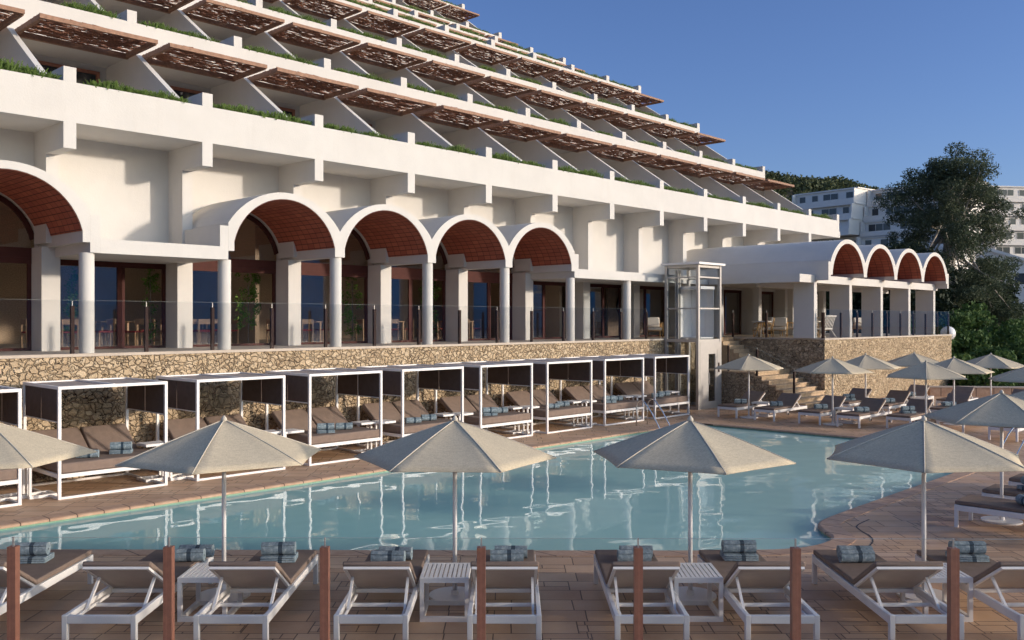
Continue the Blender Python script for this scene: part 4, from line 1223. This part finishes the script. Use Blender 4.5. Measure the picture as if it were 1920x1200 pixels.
for i in range(9):
    x, y = 4.0+3.02*i, 19.66
    lb = 'white framed cabana with double daybed, %s from the left' % ORD[i]
    if i == 0: cab0.location = (x,y,0); cab0['label'] = 'white framed cabana with double daybed, leftmost, cut by the photo edge'
    else: dup(cab0,(x,y,0),0,lb,src=cabt)
    nm = ORD[i]+' cabana from the left'
    if i == 0: ct0.location = (x-0.10+0.0,y+0.75,0); ct0['label'] = 'white side table over the left side of the '+nm
    else: dup(ct0,(x-0.10,y+0.75,0),0,'white side table over the left side of the '+nm,src=ctt)
    dup(ct0,(x+CW+0.10,y+0.95,0),pi,'white side table over the right side of the '+nm,src=ctt)
    w = 'on the %s cabana bed' % ORD[i]
    s1 = 'stack' if i in (3,5,7) else 'pair'; s2 = 'stack' if i in (1,) else 'pair'
    a = ROT+rad(18)+random.uniform(-.1,.1)
    if s1 == 'stack':
        towel('f', x+0.78, y+0.42, 0.743, a, 'folded blue towel at the left '+w); towel('r', x+0.78, y+0.42, 0.822, a, 'rolled towel on a folded one at the left '+w)
    else: towel('r', x+0.75, y+0.42, 0.743, a, 'rolled blue towel at the left '+w)
    if s2 == 'stack':
        towel('f', x+1.55, y+0.62, 0.743, a, 'folded blue towel at the right '+w); towel('r', x+1.55, y+0.62, 0.822, a, 'rolled towel on a folded one at the right '+w)
    else: towel('r', x+1.50, y+0.62, 0.743, a, 'rolled blue towel at the right '+w); towel('r', x+1.61, y+0.75, 0.743, a, 'rolled blue towel behind the right one '+w)

# ------------------------------------------------------------------ pool handrails
def rail_pts(y0, y1, top):
    pts = [(0,y0,0),(0,y0,top*0.72)]
    for i in range(1,9):
        t = i/8; a = pi*t; pts.append((0, y0-(0.17)*(1-cos(a)), top*0.72+top*0.28*sin(a)))
    return pts
def make_rail(label, loc, rot):
    r = thing('pool_handrail', label, 'handrail', loc, rot)
    for x in (0,0.65):
        mb = MB(); pts = [(x,0.95,0),(x,0.95,0.55)]
        for i in range(1,7):
            a = (pi*0.72)*i/6; pts.append((x, 0.95-0.22*(1-cos(a)), 0.60+0.30*sin(a)))
        pts += [(x,0.30,0.50),(x,0.05,0.10),(x,-0.18,-0.35),(x,-0.20,-0.9)]
        mb.tube(pts,0.022,10); mb.build('rail','chrome',r,smooth=True)
    mb = MB(); mb.box(0,0.65,-0.24,-0.16,-0.45,-0.42); mb.box(0,0.65,-0.24,-0.16,-0.75,-0.72); mb.build('steps','chrome',r)
    return r
make_rail('pair of chrome handrails at the pool edge before the last cabanas', (25.95,17.95,0), 0)
make_rail('pair of chrome handrails at the right edge behind the large parasol', (27.75,7.8,0), rad(-125))

# ------------------------------------------------------------------ vegetation
def tree_thing(name, label, cat, loc, trunk_h, tr, clumps, leafmat, nleaf, lsize, asp=2.0, group=None, limbs=True, shell=0.35, bark='bark', nl=16):
    r = thing(name, label, cat, loc, 0, group)
    mb = MB()
    for (c, rr) in clumps:
        vol = (rr[0]*rr[1]*rr[2])**(1/3)
        clump(mb, c, rr, int(nleaf*vol*vol), lsize, asp, shell)
    mb.build('crown', leafmat, r)
    mb = MB(); mb.tube([(0,0,-3.2),(0.1,0,trunk_h*0.4),(-0.05,0.1,trunk_h)],[tr,tr*0.8,tr*0.5],10)
    if limbs:
        for (c, rr) in clumps[::max(2,len(clumps)//nl)]:
            s = Vector((0,0,trunk_h*random.uniform(0.45,0.95))); e = Vector(c); mid = (s+e)/2+Vector((0,0,-0.4))
            mb.tube([tuple(s),tuple(mid),tuple(e)],[tr*0.30,tr*0.18,tr*0.06],6)
    mb.build('trunk',bark,r,smooth=True)
    return r
def crown_clumps(n, r0, h0, h1, cr, seed, taper=0.5):
    rnd = random.Random(seed); out = []
    for i in range(n):
        t = rnd.random(); z = h0+(h1-h0)*t; a = rnd.random()*2*pi
        env = r0*(sin(pi*(0.16+0.80*t)))**0.6
        rr = env*sqrt(rnd.random())*0.95
        s = cr*rnd.uniform(0.55,1.25)
        out.append(((rr*cos(a), rr*sin(a), z), (s*1.15, s*1.15, s*0.75)))
    return out
cl = crown_clumps(150, 5.3, 1.5, 16.3, 1.15, 3)
cl += [((-3.6,2.5,13.6),(1.6,1.6,0.8)),((-4.4,3.2,12.7),(1.5,1.5,0.8)),((-2.6,2.0,14.9),(1.0,1.0,0.7)),((0.3,-0.3,17.0),(1.0,1.0,0.8)),((1.6,-1.5,16.4),(1.3,1.3,0.8)),((4.3,-4.0,11.9),(0.8,0.8,0.5))]
px_, py_, _ = RF(35.7,74.0)
tree_thing('pine_tree','tall dark green pine with pale branches right of the pavilion','tree',(px_,py_,0.5),15.0,0.42,cl,'pine',600,0.22,2.6,bark='palebark',nl=44)
# trees behind the pavilion and the dark mass at the right
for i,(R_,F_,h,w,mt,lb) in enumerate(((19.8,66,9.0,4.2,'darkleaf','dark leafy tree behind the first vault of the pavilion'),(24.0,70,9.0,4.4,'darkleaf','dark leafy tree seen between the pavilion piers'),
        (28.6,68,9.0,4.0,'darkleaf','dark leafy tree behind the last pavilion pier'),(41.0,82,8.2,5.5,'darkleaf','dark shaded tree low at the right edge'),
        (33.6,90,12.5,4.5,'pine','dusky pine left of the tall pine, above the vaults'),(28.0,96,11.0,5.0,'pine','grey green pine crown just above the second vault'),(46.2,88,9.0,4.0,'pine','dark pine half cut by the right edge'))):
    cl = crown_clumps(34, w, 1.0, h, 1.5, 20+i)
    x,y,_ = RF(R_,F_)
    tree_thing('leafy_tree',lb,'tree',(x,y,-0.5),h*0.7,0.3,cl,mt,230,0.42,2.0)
# hedge-like shrubs on the bank at the right
sh_lb = ['broad green shrub at the end of the sunlit stone wall','rounded green shrub behind the farthest parasol','large green shrub on the bank right of the globe lamp','high green shrub under the tall pine','green shrub at the right edge of the bank','low green shrub behind the planter wall','green shrub between pine and parasols','dense green shrub at the far right','low green shrub at the foot of the bank']
for i,(R_,F_,z,w,h) in enumerate(((26.4,53.5,0,2.6,3.0),(29.6,54,0,2.8,3.2),(27.6,58,1.2,3.2,3.2),(31.5,60,1.8,3.4,3.0),(35.5,61,1.2,3.6,3.0),(26.0,50,-0.6,1.8,1.9),(33.2,55,0.2,3.0,2.8),(37.6,57,0.0,3.4,3.0),(30.2,50.0,-0.6,2.0,1.9))):
    rnd = random.Random(60+i); cl = []
    for q in range(22):
        a = rnd.random()*2*pi; rr = w*sqrt(rnd.random()); zz = rnd.random()*h*(1-0.5*rr/w)
        cl.append(((rr*cos(a),rr*sin(a),zz),(0.85,0.85,0.65)))
    x,y,_ = RF(R_,F_)
    tree_thing('shrub',sh_lb[i],'shrub',(x,y,z),1.2,0.08,cl,'bush',420,0.26,1.7,'shrubs on the bank',limbs=False)
# bank of earth under them
mb = MB(); nn = 14
for i in range(nn+1):
    for j in range(nn+1):
        R_ = 18+60*i/nn; F_ = 47+55*j/nn; x,y,_ = RF(R_,F_)
        if x < 54.2 and y > 15: x = 54.2
        mb.v.append((x,y,-0.9+3.2*(j/nn)**0.8+random.uniform(-.2,.2)))
for i in range(nn):
    for j in range(nn): b = i*(nn+1)+j; mb.f.append((b,b+nn+1,b+nn+2,b+1))
tag(mb.build('hillside_bank','ground',smooth=True), kind='structure')
lw = thing('planter_wall','low pale stone planter wall at the end of the deck before the hedge','wall',RF(20.3,44.2),ROT+rad(-6))
mb = MB(); mb.box(0,13,0,0.4,0,0.42); mb.build('stonework','coping',lw)
mb = MB(); mb.box(-0.03,13.03,-0.03,0.43,0.421,0.48); mb.build('coping','floor',lw)

# far hill with woodland
mb = MB(); hz = []
def ridge(R_):
    pts = [(-40,66),(40,64),(75,63),(98,60),(110,58),(125,57.5),(143,53),(160,45),(200,30),(260,20),(420,8)]
    for (a,b),(c,d) in zip(pts,pts[1:]):
        if a <= R_ <= c: return b+(d-b)*(R_-a)/(c-a)
    return pts[-1][1]
NI, NJ = 60, 16
def hill_z(R_, F_):
    t = min(1,max(0,(F_-215)/130)); return -4+(ridge(R_*350/max(F_,1))*1.0)*(t*t*(3-2*t))
for i in range(NI+1):
    for j in range(NJ+1):
        R_ = -40+380*i/NI; F_ = 200+200*j/NJ; x,y,_ = RF(R_,F_); mb.v.append((x,y,hill_z(R_,F_)))
for i in range(NI):
    for j in range(NJ): b = i*(NJ+1)+j; mb.f.append((b,b+NJ+1,b+NJ+2,b+1))
tag(mb.build('hill','ground',smooth=True), kind='structure')
mb = MB(); rnd = random.Random(5)
for q in range(620):
    F_ = rnd.uniform(265,352); R_ = rnd.uniform(58,150)*F_/350+8
    z = hill_z(R_,F_); x,y,_ = RF(R_,F_); s = rnd.uniform(2.2,4.2)
    clump(mb,(x,y,z+1.2),(s,s,s*0.85),70,1.25,1.5,0.6)
tag(mb.build('woodland','woodland'), 'distant pine wood covering the hill behind the far hotel', 'woodland', kind='stuff')

# far hotels
def far_block(parent, x0, x1, y, ztop, nst, step=1.6, fh=3.2, seed=1):
    rnd = random.Random(seed)
    for s in range(nst):
        zt = ztop-fh*s; yy = y-step*s
        w = MB(); w.box(x0,x1,yy+1.6,yy+9,zt-fh,zt-0.02); w.box(x0,x1,yy+0.0,yy+0.25,zt-fh-0.15,zt-fh+1.15)
        w.box(x0,x1,yy+0.25,yy+1.6,zt-fh-0.02,zt-fh+0.15)
        w.box(x0-0.2,x1+0.2,yy+1.3,yy+9,zt-0.02,zt+0.25); w.box(x0,x0+0.25,yy+0.25,yy+1.6,zt-fh+0.15,zt-0.02); w.box(x1-0.25,x1,yy+0.25,yy+1.6,zt-fh+0.15,zt-0.02)
        w.build('storey','farwhite',parent)
        x = x0+1.0
        while x < x1-2.2:
            ww = rnd.choice((1.4,3.4,4.6)); ww = min(ww,x1-0.8-x)
            m2 = MB(); m2.box(x,x+ww,yy+1.55,yy+1.598,zt-fh+0.4,zt-0.55); fr_ = m2.build('window','darkglass',parent)
            m3 = MB()
            for q in range(1+int(ww/1.2)):
                xx = x+ww*q/max(1,int(ww/1.2)); m3.box(xx-0.04,xx+0.04,yy+1.52,yy+1.549,zt-fh+0.4,zt-0.55)
            m3.build('window_frame','farwhite',fr_)
            x += ww+rnd.uniform(0.9,2.0)
ang = math.atan2(-10.5,8.5)
x,y,_ = RF(58.6,191)
fa = thing('far_hotel','white stepped hotel with dark windows on the hill left of the tall pine','building',(x,y,0),ROT+ang)
far_block(fa,0,14.2,0,29.9,3,0.9,3.1,1)
far_block(fa,14.4,34,4.5,29.6,6,1.3,3.2,2)
far_block(fa,4,14.2,1.0,20.2,4,0.9,3.1,3)
x,y,_ = RF(101,195)
fc = thing('far_hotel','white terraced block half hidden behind the pine at the right edge','building',(x,y,0),ROT+rad(8))
far_block(fc,0,34,0,32.5,8,1.0,3.2,4)
x,y,_ = RF(79,152)
hs = thing('far_house','small white house with a sloping roof beside the tall pine','house',(x,y,0),ROT+rad(-20))
mb = MB(); mb.box(0,11,0,8,4,12.2); mb.box(-3,9,-3,0,2,9.0); mb.build('wall','farwhite',hs)
mb = MB(); mb.prism([(-0.5,15.6),(12,11.2),(12,11.6),(-0.5,16.1)], lambda p:(p[0],-0.6,p[1]), lambda p:(p[0],8.6,p[1])); mb.prism([(0,12.2),(11,12.2),(11,11.9),(0,15.5)], lambda p:(p[0],0,p[1]), lambda p:(p[0],8,p[1])); mb.build('roof','farwhite',hs)
for q in range(3):
    mb = MB(); mb.box(1.2+3.2*q,2.8+3.2*q,-0.05,-0.002,9.6,11.4) ; mb.build('window','darkglass',hs)

# ------------------------------------------------------------------ light, sky, camera
EL = rad(10.5)
sun_dir = Vector((0.53*cos(EL), -0.848*cos(EL), sin(EL)))          # towards the sun
sd = bpy.data.lights.new('sun','SUN'); sd.energy = 2.3; sd.angle = rad(2.4); sd.color = (1.0,0.885,0.76)
so = bpy.data.objects.new('sun',sd); COL.objects.link(so); so.rotation_euler = sun_dir.to_track_quat('Z','Y').to_euler(); so.location = (20,-20,30)
w = bpy.data.worlds.new('World'); SC.world = w; w.use_nodes = True; nt = w.node_tree
bg = nt.nodes['Background']; sky = nt.nodes.new('ShaderNodeTexSky'); sky.sky_type = 'NISHITA'; sky.sun_disc = False
sky.sun_elevation = EL; sky.sun_rotation = math.atan2(sun_dir.x, sun_dir.y)
sky.altitude = 100; sky.air_density = 1.0; sky.dust_density = 0.8; sky.ozone_density = 2.5
# thin bright haze round the low sun, deep blue away from it
tcw = nt.nodes.new('ShaderNodeTexCoord'); dw = nt.nodes.new('ShaderNodeVectorMath'); dw.operation = 'DOT_PRODUCT'
nt.links.new(tcw.outputs['Generated'], dw.inputs[0]); dw.inputs[1].default_value = tuple(sun_dir)
tw_ = math_(nt, 'MULTIPLY_ADD', dw.outputs['Value'], 0.5, 0.5)
rampc = ramp(nt, tw_, [(0.0, (0.19, 0.205, 0.295)), (0.68, (0.19, 0.205, 0.295)), (0.82, (0.56, 0.50, 0.46)), (1.0, (1.05, 0.90, 0.76))])
vm = nt.nodes.new('ShaderNodeVectorMath'); vm.operation = 'MULTIPLY'; nt.links.new(sky.outputs[0], vm.inputs[0]); nt.links.new(rampc, vm.inputs[1])
vs_ = nt.nodes.new('ShaderNodeVectorMath'); vs_.operation = 'SCALE'; nt.links.new(vm.outputs[0], vs_.inputs[0]); vs_.inputs['Scale'].default_value = 3.2
nt.links.new(vs_.outputs[0], bg.inputs[0]); bg.inputs[1].default_value = 0.15

cam = bpy.data.cameras.new('camera'); cam.sensor_width = 36; cam.lens = 32.0; cam.clip_start = 0.1; cam.clip_end = 3000
co = bpy.data.objects.new('camera',cam); COL.objects.link(co); co.location = (0,0,CAMZ); co.rotation_euler = (pi/2,0,ROT)
SC.camera = co
SC.view_settings.view_transform = 'Standard'; SC.view_settings.look = 'None'; SC.view_settings.gamma = 1; SC.view_settings.exposure = 0.40
SC.view_settings.use_curve_mapping = False
SC.cycles.max_bounces = 8; SC.cycles.transparent_max_bounces = 16; SC.cycles.use_denoising = True
SC.cycles.caustics_reflective = False; SC.cycles.caustics_refractive = False; SC.cycles.sample_clamp_indirect = 6
